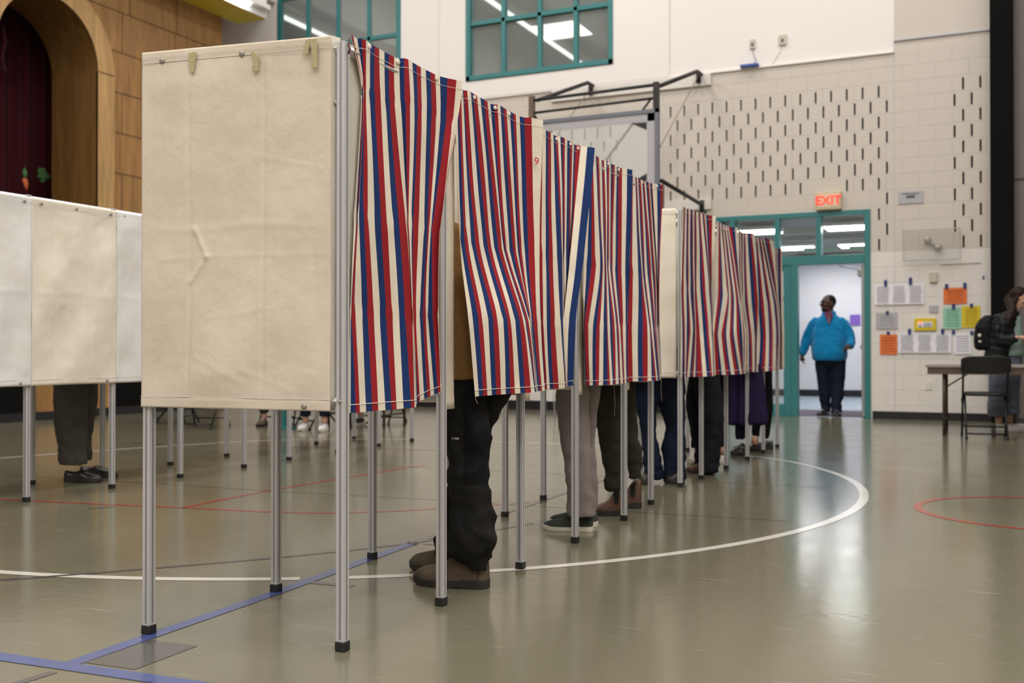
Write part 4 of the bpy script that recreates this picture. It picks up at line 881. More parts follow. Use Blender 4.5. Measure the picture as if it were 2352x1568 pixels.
def shoe(root, heel, toe, kind, upper, sole, wd=.098, hup=.1, name='shoe', fac=1.0):
    """heel, toe: points on the floor"""
    heel = Vector(heel); toe = Vector(toe); d = (toe - heel); L = d.length; d.normalize(); s = V(-d.y, d.x, 0); z0 = heel.z
    T = Matrix.Translation(heel) @ Matrix(((d.x, s.x, 0, 0), (d.y, s.y, 0, 0), (0, 0, 1, 0), (0, 0, 0, 1)))
    def outline(u, k=1.0):                       # half width along the foot
        return wd / 2 * k * (.72 + .10 * math.sin(u * math.pi) + .30 * math.exp(-((u - .68) / .22) ** 2)) * (1 - max(0, (u - .74) / .26) ** 2.6 * .85) * (1 - max(0, (.10 - u) / .10) ** 2 * .45)
    sh = {'boot': .034, 'chelsea': .034, 'slip': .024, 'derby': .026, 'sneaker': .03}[kind]
    # sole
    N = 18; so = MB(); vs = []
    us = [i / N for i in range(N + 1)]
    for u in us:
        w_ = outline(u, 1.04); zt = sh * (1.0 if u < .3 else .85) + (.008 * max(0, (u - .8) / .2)); zb = .004 if kind in ('boot', 'chelsea', 'derby') and .30 < u < .44 else 0
        zb += .010 * max(0, (u - .85) / .15) ** 2
        for yy, zz in ((-w_, zb), (w_, zb), (w_ * 1.02, zt), (-w_ * 1.02, zt)): vs.append(T @ V(u * L, yy, zz))
    fs = [(4 * i + k, 4 * i + 4 + k, 4 * i + 4 + (k + 1) % 4, 4 * i + (k + 1) % 4) for i in range(N) for k in range(4)] + [(0, 1, 2, 3), (4 * N + 3, 4 * N + 2, 4 * N + 1, 4 * N)]
    so.add(vs, fs)
    prof = {'boot': [(0, .115), (.1, .122), (.25, .128), (.38, .118), (.5, .100), (.65, .082), (.8, .072), (.92, .062), (1, .036)],
            'chelsea': [(0, .16), (.1, .165), (.25, .16), (.36, .125), (.5, .088), (.65, .068), (.8, .058), (.92, .05), (1, .03)],
            'slip': [(0, .075), (.1, .07), (.22, .062), (.36, .070), (.48, .074), (.62, .062), (.8, .048), (.92, .04), (1, .025)],
            'derby': [(0, .078), (.1, .075), (.25, .070), (.38, .078), (.5, .076), (.65, .062), (.8, .054), (.92, .046), (1, .03)],
            'sneaker': [(0, .085), (.1, .08), (.25, .075), (.38, .083), (.5, .078), (.65, .064), (.8, .054), (.92, .046), (1, .03)]}[kind]
    def top(u):
        for (a, b), (c, d_) in zip(prof, prof[1:]):
            if a <= u <= c: return b + (d_ - b) * (u - a) / (c - a)
        return prof[-1][1]
    up = MB(); M_ = 22; K = 14; vs = []
    for i in range(M_ + 1):
        u = .01 + .975 * i / M_; w_ = outline(u) * .97; zt = top(u); 
        for k in range(K + 1):
            a = math.pi * k / K; c_, s_ = math.cos(a), math.sin(a)
            e = .62 if u < .4 else .72; yy = math.copysign(abs(c_) ** e, c_) * w_ * (1 - .28 * (s_ ** 3) * (1 if u < .45 else .25)); zz = sh * .8 + (zt - sh * .8) * (s_ ** .75)
            zz += .0015 * noise.noise(V(u * 9, yy * 60, heel.x * 9)); vs.append(T @ V(u * L, yy, zz))
    fs = [(i * (K + 1) + k, (i + 1) * (K + 1) + k, (i + 1) * (K + 1) + k + 1, i * (K + 1) + k + 1) for i in range(M_) for k in range(K)]
    fs += [tuple(range(K + 1)), tuple(M_ * (K + 1) + k for k in range(K + 1))[::-1]]
    up.add(vs, fs); sho = up.build(name, upper, root, sm=True)
    so.build('sole', sole, sho, bevel=.002)
    if kind == 'chelsea':
        for k in (-1, 1):
            MB().prism([T @ V(L * .17, k * outline(.2) * .96, .155), T @ V(L * .34, k * outline(.3) * .93, .13), T @ V(L * .31, k * outline(.3) * 1.0, .07), T @ V(L * .23, k * outline(.25) * 1.0, .06), T @ V(L * .18, k * outline(.2) * 1.0, .09)], tuple(T.to_3x3() @ V(0, k * .002, 0))).build('elastic_gore', 'elastic', sho)
        MB().tube([T @ V(.004, 0, .15), T @ V(-.008, 0, .175), T @ V(.01, 0, .18)], .006, 6).build('pull_tab', 'suede', sho, sm=True)
    if kind == 'boot':
        MB().tube([T @ V(L * .10, -outline(.1) * 1.0, .03), T @ V(L * .09, -outline(.1) * .98, .07), T @ V(L * .09, -outline(.1) * .85, .11)], .0012, 5).build('seam', 'elastic', sho)
        MB().tube([T @ V(L * .10, outline(.1) * 1.0, .03), T @ V(L * .09, outline(.1) * .98, .07), T @ V(L * .09, outline(.1) * .85, .11)], .0012, 5).build('seam', 'elastic', sho)
    if kind == 'slip':
        for k in (-1, 1):
            MB().tube([T @ V(L * .33, k * outline(.33) * .65, .068), T @ V(L * .36, k * outline(.36) * .95, .045), T @ V(L * .46, k * outline(.46) * .8, .062), T @ V(L * .5, k * outline(.5) * .35, .075)], .0022, 6).build('welt', 'olive', sho, sm=True)
    if kind in ('derby', 'sneaker'):
        for q in range(3 if kind == 'derby' else 4):
            u = .40 + .06 * q; MB().tube([T @ V(L * u, -.02, top(u) + .000), T @ V(L * u + .004, 0, top(u) + .004), T @ V(L * u, .02, top(u) + .000)], .0022, 5).build('lace', 'elastic' if kind == 'derby' else 'greyp', sho, sm=True)
    return sho
def legs_px(mb, spec, dep=.9, n=22):
    """spec: [(image y, left x, right x, depth Y)] outlines of one leg from top to hem"""
    rl = []
    for y, xl, xr, Y in spec:
        a = at(xl, y, Y); b = at(xr, y, Y); c = (a + b) / 2; rx = (b - a).length / 2 * .98; rl.append((c, rx, rx * dep if rx < .1 else .09 + (rx - .1) * .5))
    mb.rings(rl, n, sq=2.3); return rl
def upper_body(root, hip, fdir, height, cloth, skinm='skin', hairm='hair_b', lean=.11, vox=.016, jname='jacket', hairlen=0, hem=None, bulk=1.0, cuffs=True, shelfz=.96, fold=.006, reach=.18):
    """torso, arms reaching to the shelf, neck and bowed head for someone standing at a booth; fdir = facing direction in plan"""
    f = Vector((*fdir, 0)).normalized(); s = V(f.y, -f.x, 0); up = V(0, 0, 1); b = bulk
    zh = hip.z; zs = height * .81; ch = hip + f * lean * .55 + up * ((zs - zh) * .55); sh = hip + f * lean + up * (zs - zh); nk = sh + up * .075 + f * .02; hc = nk + up * .13 + f * .05
    def el(c, r1, r2, mb, T=None): pass
    def ring(c, rs, rf, n=20):            # ellipse with side radius rs and forward radius rf
        return [c + s * rs * math.cos(2 * math.pi * k / n) + f * rf * math.sin(2 * math.pi * k / n) for k in range(n)]
    def loft(mb, rings_):
        n = len(rings_[0]); vs = [p for r in rings_ for p in r]; m = len(rings_)
        mb.add(vs, [(i * n + k, i * n + (k + 1) % n, (i + 1) * n + (k + 1) % n, (i + 1) * n + k) for i in range(m - 1) for k in range(n)] + [tuple(range(n))[::-1], tuple((m - 1) * n + k for k in range(n))])
    j = MB(); hz = hem if hem is not None else zh - .12
    loft(j, [ring(hip + up * (hz - zh), .185 * b, .135 * b), ring(hip + up * .0, .175 * b, .13 * b), ring(hip + f * lean * .25 + up * .15, .165 * b, .125 * b), ring(ch, .185 * b, .13 * b), ring(sh - up * .09, .195 * b, .12 * b), ring(sh - up * .01, .16 * b, .09 * b), ring(nk - up * .03, .07, .065)])
    sk = MB(); arms = []
    for k in (-1, 1):
        a = sh + s * k * .185 * b - up * .03; el_ = a + f * (reach * .35) + s * k * .03 - up * .27; wr = a + f * (reach * .35 + .15) - s * k * .05; wr.z = shelfz + .05
        j.tube([sh + s * k * .10 - up * .04, a, a.lerp(el_, .5), el_, el_.lerp(wr, .5), wr - (wr - el_).normalized() * .02], [.07 * b, .068 * b, .06 * b, .052 * b, .045, .038], 14)
        sk.tube([a, el_, wr], [.045, .036, .026], 10); hand(sk, wr, f, -up, -s * k, 1.0, .6); arms.append((a, el_, wr))
    loft(sk, [ring(hip, .15 * b, .11 * b), ring(ch, .16 * b, .11 * b), ring(sh - up * .03, .14, .08), ring(nk - up * .02, .058, .058), ring(nk + up * .08, .052, .055)])
    T = head(sk, hc, math.atan2(-f.x, f.y), -.45)
    body = remesh(sk, 'body', skinm, root, vox=min(vox, .009), it=2)
    remesh(j, jname, cloth, root, vox=vox, disp=folds(fold, 14, 9, seed=hip.x * 9))
    h = MB(); h.ball((0, -.018, .038), (.084, .100, .094), 18, 12, T)
    if hairlen: h.rings([(T @ V(0, -.05, .05), .085, .06), (T @ V(0, -.07, -.05), .08, .05), (T @ V(0, -.08, -hairlen), .06, .035)], 14)
    remesh(h, 'hair', hairm, root, vox=.009)
    return T, body
def pelvis(mb, c, r=.165, d=.13): mb.ball(c, (d, r, .14), 18, 10); return c

# --- the voter in the second compartment: tan jacket, work trousers, brown boots
p1 = thing('person', 'person in tan jacket, black work trousers and brown boots at the second booth', 'person', fl(1060, 1340), 'voters at the booths')
tr_ = MB()
near = legs_px(tr_, [(795, 1018, 1096, 3.56), (850, 1016, 1100, 3.55), (900, 1020, 1112, 3.54), (960, 1024, 1122, 3.53), (1000, 1026, 1126, 3.53), (1040, 1030, 1119, 3.53), (1066, 1034, 1122, 3.53), (1084, 1024, 1123, 3.53), (1108, 1029, 1121, 3.53), (1130, 1036, 1124, 3.53), (1165, 1042, 1129, 3.53), (1200, 1040, 1135, 3.53), (1232, 1032, 1136, 3.53), (1255, 1036, 1130, 3.53), (1272, 1034, 1119, 3.53), (1290, 1048, 1120, 3.53), (1311, 1074, 1121, 3.53)], dep=.82)
legs_px(tr_, [(800, 1090, 1190, 3.72), (850, 1090, 1182, 3.72), (900, 1086, 1173, 3.72), (940, 1080, 1150, 3.72), (985, 1068, 1128, 3.72), (1030, 1055, 1120, 3.72), (1080, 1040, 1100, 3.72), (1140, 1022, 1085, 3.72), (1200, 1006, 1075, 3.72), (1250, 1002, 1060, 3.72), (1276, 1004, 1052, 3.72)], dep=.85)
hipc = (at(1075, 800, 3.58) + at(1140, 800, 3.72)) / 2; hipc.z = .93; hipc.x = -1.90
tr_.ball(hipc + V(.01, 0.02, -.03), (.14, .14, .14), 18, 10)
wk = remesh(tr_, 'trousers', ['work', 'workb'], p1, vox=.009, disp=folds(.011, 14, 9, 1.3, zmax=.40), it=2)
# black stretch panels run down the near outer thigh to below the knee
for po in wk.data.polygons:
    g = po.center + off(wk)
    if g.z > .40 and g.y < 3.6:
        e = at(1063, 900, g.y).x if g.z > .8 else at(1064, 1100, g.y).x
        if g.x > e: po.material_index = 1
tx = text_mesh('S-1000', .011, at(1046, 1007, 3.458), Matrix.Rotation(math.radians(90), 3, 'X'), 'tan', 'trouser_mark', p1, ext=.0008)
shoe(p1, fl(1122, 1350), fl(950, 1338), 'boot', 'suede', 'soled', wd=.105, name='boot'); shoe(p1, fl(1095, 1316), fl(941, 1306), 'boot', 'suede', 'soled', wd=.105, name='boot')
T_, b_ = upper_body(p1, hipc, (-1, .0), 1.72, 'tanj', lean=.14, vox=.012, bulk=1.14, hem=.79, fold=.006)

def stander(label, root_px, nearleg, farleg, cloth, upper, shoes, cloth_seed=1, group='voters at the booths', hem=None, pm=None, height=1.72, f=(-1, 0), hip_y=None, amp=.005, **kw):
    p = thing('person', label, 'person', fl(*root_px), group); tr = MB()
    a = legs_px(tr, nearleg); b = legs_px(tr, farleg); c = (a[0][0] + b[0][0]) / 2; c.z = .93
    lim = -1.99 if nearleg[0][3] < 6.2 else -2.12
    if f[0] < 0: c.x = min(c.x, lim)
    # carry the thighs up to the hips
    for q in (a, b):
        tp = q[0]; tr.rings([(V(tp[0].x * .6 + c.x * .4, tp[0].y, .92), max(tp[1], .085), .09), (tp[0] + V(0, 0, -.02), tp[1], tp[2])], 20)
    tr.ball(c + V(0, 0, -.03), (.13, .17, .15), 18, 10)
    remesh(tr, 'trousers', cloth, p, vox=.012, disp=folds(amp, 18, 9, cloth_seed, zmax=.5), it=2)
    for h, t_, kind, um, sm_, nm in shoes: shoe(p, fl(*h), fl(*t_), kind, um, sm_, name=nm)
    upper_body(p, c, f, height, upper, **kw); return p
Yn, Yf = 4.86, 5.02
stander('person in grey corduroy trousers and grey-green slip-on shoes at the third booth', (1320, 1215),
        [(880, 1281, 1345, Yn), (905, 1278, 1352, Yn), (955, 1281, 1352, Yn), (1008, 1289, 1356, Yn), (1060, 1296, 1359, Yn), (1113, 1301, 1363, Yn), (1160, 1304, 1366, Yn), (1184, 1305, 1368, Yn)],
        [(880, 1315, 1380, Yf), (905, 1320, 1378, Yf), (955, 1325, 1371, Yf), (1008, 1328, 1366, Yf), (1060, 1330, 1370, Yf), (1113, 1332, 1373, Yf), (1176, 1334, 1374, Yf)],
        'cord', 'greyt', [((1362, 1219), (1246, 1214), 'slip', 'slip', 'solew', 'shoe'), ((1371, 1208), (1262, 1200), 'slip', 'slip', 'solew', 'shoe')], 2, amp=.004, height=1.74)
Yn, Yf = 5.42, 5.66
stander('person in olive trousers and chestnut ankle boots with black elastic sides', (1420, 1180),
        [(870, 1372, 1436, Yn), (900, 1369, 1434, Yn), (950, 1366, 1430, Yn), (1000, 1374, 1429, Yn), (1040, 1383, 1428, Yn), (1095, 1391, 1428, Yn), (1122, 1392, 1428, Yn)],
        [(870, 1410, 1460, Yf), (900, 1418, 1459, Yf), (950, 1430, 1461, Yf), (990, 1434, 1466, Yf), (1025, 1437, 1472, Yf), (1060, 1440, 1474, Yf), (1100, 1444, 1475, Yf)],
        'olive', 'olive', [((1436, 1183), (1362, 1181), 'chelsea', 'chel', 'soled', 'boot'), ((1474, 1166), (1396, 1164), 'chelsea', 'chel', 'soled', 'boot')], 3, amp=.007)
Yn, Yf = 6.86, 6.98
stander('person in dark blue flared jeans standing legs apart below the narrow cream strip', (1510, 1115),
        [(870, 1458, 1520, Yn), (900, 1458, 1518, Yn), (947, 1464, 1505, Yn), (998, 1472, 1507, Yn), (1050, 1476, 1518, Yn), (1100, 1476, 1523, Yn)],
        [(870, 1495, 1573, Yf), (900, 1503, 1574, Yf), (947, 1519, 1574, Yf), (978, 1530, 1574, Yf), (1011, 1523, 1575, Yf), (1050, 1522, 1576, Yf), (1101, 1524, 1577, Yf)],
        'jeans', 'navy', [((1500, 1112), (1464, 1112), 'derby', 'blkl', 'soled', 'shoe'), ((1572, 1110), (1524, 1110), 'derby', 'blkl', 'soled', 'shoe')], 4, amp=.006)
Yn, Yf = 7.48, 7.62
stander('person in wide black denim trousers and brown shoe just right of the cream strip', (1620, 1085),
        [(858, 1594, 1652, Yn), (900, 1598, 1658, Yn), (963, 1606, 1663, Yn), (1019, 1612, 1656, Yn), (1062, 1610, 1652, Yn), (1086, 1608, 1651, Yn)],
        [(858, 1584, 1640, Yf), (922, 1574, 1630, Yf), (963, 1580, 1625, Yf), (1019, 1594, 1625, Yf), (1070, 1598, 1625, Yf)],
        'jeansb', 'blackc', [((1640, 1087), (1576, 1084), 'derby', 'chel', 'soled', 'shoe'), ((1642, 1076), (1588, 1074), 'derby', 'chel', 'soled', 'shoe')], 5, amp=.006)
Yn, Yf = 8.05, 8.2
p6 = stander('person in black leggings and white sneakers partly behind the wide black trousers', (1655, 1064),
        [(858, 1640, 1672, Yn), (920, 1645, 1670, Yn), (980, 1652, 1668, Yn), (1020, 1655, 1666, Yn), (1028, 1656, 1665, Yn)],
        [(858, 1600, 1640, Yf), (920, 1596, 1624, Yf), (980, 1590, 1606, Yf), (1030, 1586, 1597, Yf)],
        'blackc', 'greyt', [((1669, 1063), (1615, 1062), 'sneaker', 'sneak', 'solew', 'shoe'), ((1640, 1064), (1579, 1063), 'sneaker', 'sneak', 'solew', 'shoe')], 6, amp=.003)
MB().rings([(at(1661, 1026, 8.05), .026, .026), (at(1661, 1045, 8.05), .028, .028)], 12).build('ankle', 'skin', p6, sm=True)
Yn, Yf = 8.72, 8.86
p7 = stander('person in long navy purple skirt, dark stockings and chunky black shoes', (1695, 1046),
        [(858, 1680, 1722, Yn), (920, 1684, 1716, Yn), (970, 1688, 1714, Yn), (1010, 1690, 1709, Yn)],
        [(858, 1695, 1728, Yf), (920, 1697, 1724, Yf), (970, 1698, 1718, Yf), (1008, 1698, 1713, Yf)],
        'navy', 'purp', [((1715, 1046), (1677, 1045), 'derby', 'blkl', 'soled', 'shoe'), ((1722, 1038), (1684, 1038), 'derby', 'blkl', 'soled', 'shoe')], 7, amp=.003, height=1.62)
sk_ = MB(); sk_.rings([(at(1703, 838, 8.78), .16, .15), (at(1703, 900, 8.78), .19, .17), (at(1703, 968, 8.78), .21, .18), (at(1703, 972, 8.78), .20, .17)], 28)
remesh(sk_, 'skirt', 'purp', p7, vox=.014, disp=lambda c: .012 * math.sin(math.atan2(c.y - 8.78, c.x + 1.9) * 14))
Yn, Yf = 9.33, 9.5
p8 = stander('person in black leggings with bare ankles and black shoes at the last booth', (1745, 1035),
        [(850, 1726, 1762, Yn), (900, 1726, 1758, Yn), (950, 1727, 1752, Yn), (1003, 1727, 1744, Yn)],
        [(850, 1744, 1774, Yf), (900, 1748, 1775, Yf), (930, 1748, 1776, Yf), (960, 1749, 1774, Yf), (1008, 1750, 1766, Yf)],
        'blackc', 'blackc', [((1750, 1036), (1718, 1035), 'sneaker', 'blkl', 'soled', 'shoe'), ((1775, 1031), (1744, 1031), 'sneaker', 'blkl', 'soled', 'shoe')], 8, amp=.003, height=1.65)
MB().rings([(at(1734, 1000, 9.33), .03, .03), (at(1734, 1020, 9.33), .034, .036)], 12).build('ankle', 'skin', p8, sm=True)
# voter on the left row, facing the room
Yn, Yf = 5.26, 5.45
stander('person in grey wool trousers and black leather shoes behind the left white booth panels', (190, 1105),
        [(880, 134, 192, Yn), (920, 133, 190, Yn), (960, 134, 190, Yn), (1010, 139, 192, Yn), (1060, 144, 192, Yn), (1066, 145, 191, Yn)],
        [(880, 165, 216, Yf), (920, 168, 216, Yf), (960, 172, 210, Yf), (1010, 178, 206, Yf), (1058, 186, 206, Yf)],
        'greyt', 'greyt', [((150, 1106), (234, 1108), 'derby', 'blkl', 'soled', 'shoe'), ((186, 1094), (271, 1096), 'derby', 'blkl', 'soled', 'shoe')], 9, f=(1, 0), group='people behind the left booths', height=1.62, amp=.005, reach=.2)

# --- man walking in through the doorway
def walker():
    Y = 15.0; P = lambda x, y, d=0: at(x, y, Y + d)
    r = thing('person', 'person in bright blue quarter-zip fleece and navy trousers walking in through the doorway', 'person', V(P(1908, 955).x, Y, .006))
    sk = MB(); hc = P(1902, 698)
    T = head(sk, hc, math.radians(132), -.02, 1.06)
    sk.tube([P(1903, 708, .02), P(1904, 725, .01), P(1904, 745)], .066, 14)
    sk.tube([P(1876, 745), P(1852, 785, -.02), P(1843, 816, -.06)], [.05, .04, .03], 10); sk.tube([P(1936, 745), P(1955, 778, -.02), P(1950, 798, -.16)], [.05, .04, .03], 10)
    sk.rings([(P(1905, 745), .13, .08), (P(1905, 790), .17, .13), (P(1905, 830), .18, .14)], 16)
    for a, b, c in ((1890, 1893, 1896), (1924, 1922, 1921)): sk.tube([P(a, 830), P(b, 890), P(c, 945)], [.08, .055, .04], 10)
    hand(sk, P(1842, 816, -.06), V(.1, -.25, -1), V(.6, .3, 0), V(.35, -1, 0), .95, .9); hand(sk, P(1952, 797, -.16), V(-.5, -.8, -.15), V(-.3, 0, -1), V(0, -.4, 1), .95, 1.3)
    body = remesh(sk, 'body', 'skin_d', r, vox=.007, it=2)
    face(T, r, body)
    hr = MB(); hr.ball((0, -.022, .036), (.079, .092, .088), 18, 12, T); remesh(hr, 'hair', 'hair_d', r, vox=.008)
    g = MB()
    for k in (-1, 1): g.tube([T @ V(k * .033 + .022 * math.cos(a), .100, .010 + .017 * math.sin(a)) for a in [i * math.pi / 8 for i in range(16)]], .0022, 6, closed=True); g.tube([T @ V(k * .055, .096, .014), T @ V(k * .078, .04, .016), T @ V(k * .082, -.01, .008)], .0022, 6)
    g.tube([T @ V(-.011, .104, .014), T @ V(.011, .104, .014)], .002, 6); g.build('glasses', 'hair_d', r, sm=True)
    be = MB(); be.ball((0, .058, -.078), (.045, .036, .026), 14, 9, T); remesh(be, 'beard', 'hair_d', r, vox=.008)
    f = MB()
    f.rings([(P(1904, 724), .10, .085), (P(1904, 731), .165, .10), (P(1904, 741), .215, .125), (P(1904, 762), .232, .16), (P(1904, 788), .235, .20), (P(1905, 810), .242, .22), (P(1905, 822), .235, .21), (P(1905, 828), .215, .185)], 28, sq=2.3)
    f.tube([P(1880, 736), P(1868, 746), P(1859, 765, -.01), P(1852, 781, -.02), P(1847, 798, -.04), P(1844, 811, -.06), P(1843, 816, -.065)], [.072, .076, .07, .068, .062, .052, .046], 16)
    f.tube([P(1928, 736), P(1939, 745), P(1948, 762, -.01), P(1954, 777, -.03), P(1955, 788, -.08), P(1953, 796, -.14)], [.072, .076, .07, .068, .06, .05], 16)
    remesh(f, 'fleece', 'blueswt', r, vox=.012, disp=folds(.009, 8, 7, 4))
    c = MB(); n_ = 24
    for zz, ra, rb in ((728, .115, .095), (719, .095, .085), (714, .088, .080)):
        for k in range(n_ + 1): a_ = math.radians(-62) + math.radians(304) * k / n_; c.v.append(P(1904, zz, .01) + V(ra * math.cos(a_), rb * math.sin(a_), 0 if k not in (0, n_) else -.01))
    m_ = n_ + 1; c.f = [(j * m_ + k, j * m_ + k + 1, (j + 1) * m_ + k + 1, (j + 1) * m_ + k) for j in range(2) for k in range(n_)]; c.mi = [0] * len(c.f)
    cc = c.build('collar', 'blueswt', r, sm=True); so2 = cc.modifiers.new('s', 'SOLIDIFY'); so2.thickness = .012
    sh = MB(); sh.rings([(P(1904, 724, -.03), .068, .072), (P(1904, 715, -.0), .07, .068)], 18); sh.prism([P(1894, 722, -.115), P(1913, 722, -.115), P(1909, 733, -.13), P(1904, 745, -.155), P(1899, 733, -.13)], (0, .03, 0)); so_ = sh.build('shirt', 'plaid', r)
    for k in (727, 733, 739): MB().ball(P(1904, k, -.135 - (k - 727) * .0022), .006, 8, 5).build('button', 'white_p', so_, sm=True)
    t = MB()
    t.rings([(P(1890, 822), .105, .12), (P(1890, 850), .098, .11), (P(1892, 875), .086, .095), (P(1894, 900), .076, .085), (P(1896, 935), .064, .08), (P(1897, 944, -.02), .062, .085)], 20, sq=2.3)
    t.rings([(P(1924, 822), .108, .12), (P(1925, 850), .10, .11), (P(1924, 880), .090, .10), (P(1923, 910, -.05), .080, .088), (P(1921, 935, -.1), .072, .08), (P(1921, 950, -.14), .070, .09)], 20, sq=2.3)
    t.ball(P(1907, 832), (.185, .15, .10), 18, 10)
    remesh(t, 'trousers', 'navy', r, vox=.012, disp=folds(.007, 14, 8, 6, zmax=.5))
    z = .006
    a = P(1899, 947, .05); a.z = z; b = a + V(-.06, -.28, 0); shoe(r, a, b, 'sneaker', 'blkl', 'soled', wd=.11, name='shoe')
    a = P(1920, 953, -.05); a.z = z; b = a + V(.05, -.28, 0); shoe(r, a, b, 'sneaker', 'blkl', 'soled', wd=.11, name='shoe')
walker()

# --- person at the right edge, looking down at the table
def reader():
    Y = 12.95; P = lambda x, y, d=0: at(x, y, Y + d)
    r = thing('person', 'person with long dark hair in black puffer jacket at the table, right edge', 'person', V(P(2312, 985).x, Y, 0))
    sk = MB(); hc = P(2341, 684); T = head(sk, hc, math.radians(-105), -.40, .95)
    sk.tube([P(2334, 702), P(2324, 724)], .05, 12); sk.rings([(P(2306, 735), .11, .09), (P(2306, 790), .10, .10), (P(2306, 830), .12, .12)], 16)
    sk.tube([P(2302, 738, -.14), P(2306, 783, -.2), P(2336, 774, -.28)], [.04, .035, .027], 10); sk.tube([P(2325, 738, .12), P(2333, 785, .08), P(2350, 776, -.1)], [.04, .035, .027], 10)
    hand(sk, P(2338, 774, -.28), V(1, .1, -.1), V(0, .3, -1), V(0, 1, .3), .9, .8); hand(sk, P(2351, 776, -.1), V(1, -.1, -.1), V(0, -.3, -1), V(0, -1, .3), .9, .8)
    sk.tube([P(2294, 830), P(2294, 900), P(2294, 972)], [.07, .05, .035], 10); sk.tube([P(2321, 830), P(2320, 900, .1), P(2319, 970, .1)], [.07, .05, .035], 10)
    body = remesh(sk, 'body', 'skin', r, vox=.008, it=2); face(T, r, body, 'hair_b')
    h = MB(); h.ball((0, -.024, .036), (.084, .098, .096), 18, 12, T)
    h.tube([T @ V(0, -.06, .03), T @ V(0, -.09, -.06), P(2326, 712, -.1), P(2318, 732, -.17), P(2312, 748, -.2)], [.06, .062, .05, .045, .02], 14); h.tube([T @ V(.055, -.01, .03), T @ V(.082, -.01, -.06), T @ V(.07, .0, -.15)], [.025, .028, .015], 10)
    remesh(h, 'hair', 'hair_b', r, vox=.009, disp=lambda c: .003 * noise.noise(c * 30))
    j = MB(); j.rings([(P(2325, 715), .07, .07), (P(2312, 724), .13, .14), (P(2302, 740), .165, .18), (P(2298, 770), .165, .19), (P(2296, 800), .155, .19), (P(2294, 822), .15, .18)], 24)
    j.tube([P(2304, 735, -.12), P(2298, 757, -.17), P(2302, 782, -.2), P(2318, 780, -.25), P(2334, 775, -.28)], [.075, .08, .072, .064, .05], 14)
    remesh(j, 'puffer_jacket', 'puffer', r, vox=.011, disp=lambda c: .011 * abs(math.sin(c.z * 40 + c.x * 8)) - .005)
    sg = MB(); sg.rings([(P(2336, 726, -.02), .05, .07), (P(2334, 780, -.04), .07, .1), (P(2328, 812, -.04), .11, .12), (P(2326, 818, -.04), .10, .11)], 18); remesh(sg, 'shirt', 'sage', r, vox=.012, disp=folds(.005))
    t = MB(); t.rings([(P(2303, 808), .14, .13), (P(2297, 850), .12, .12), (P(2294, 900), .108, .11), (P(2293, 940), .112, .11), (P(2292, 957), .112, .11)], 20); t.rings([(P(2320, 808), .13, .12), (P(2322, 850), .11, .11), (P(2320, 900, .1), .10, .1), (P(2319, 950, .1), .10, .1)], 20)
    remesh(t, 'jeans', 'ljeans', r, vox=.012, disp=folds(.006, 16, 8, 3, zmax=.4))
    a = P(2288, 985, -.05); a.z = 0; shoe(r, a, a + V(.27, -.03, 0), 'sneaker', 'sneak', 'solew', name='shoe'); a = P(2318, 980, .12); a.z = 0; shoe(r, a, a + V(.27, .02, 0), 'sneaker', 'sneak', 'solew', name='shoe')
    bp_ = thing('backpack', 'black backpack worn on the back of the person in puffer jacket', 'backpack', P(2258, 800))
    b = MB(); b.rings([(P(2266, 804), .09, .12), (P(2263, 798), .115, .15), (P(2262, 780), .12, .16), (P(2264, 750), .11, .16), (P(2268, 734), .09, .14), (P(2273, 724), .05, .08)], 22, sq=2.6); remesh(b, 'bag', 'pack', bp_, vox=.012, disp=folds(.006))
    q = MB(); q.rings([(P(2256, 798, -.03), .05, .10), (P(2252, 787, -.03), .06, .12), (P(2252, 770, -.03), .055, .12), (P(2256, 760, -.03), .04, .09)], 18, sq=2.6); remesh(q, 'pocket', 'pack', bp_, vox=.012)
    MB().ball(P(2250, 770, -.15), (.02, .01, .02), 10, 6).build('badge', 'solew', bp_, sm=True); MB().ball(P(2251, 784, -.15), (.018, .01, .014), 10, 6).build('badge', 'plastic', bp_, sm=True)
    MB().tube([P(2276, 728, -.12), P(2290, 726, -.20), P(2298, 745, -.27), P(2292, 785, -.23)], .014, 8, flat=.5).build('strap', 'pack', bp_, sm=True)
reader()

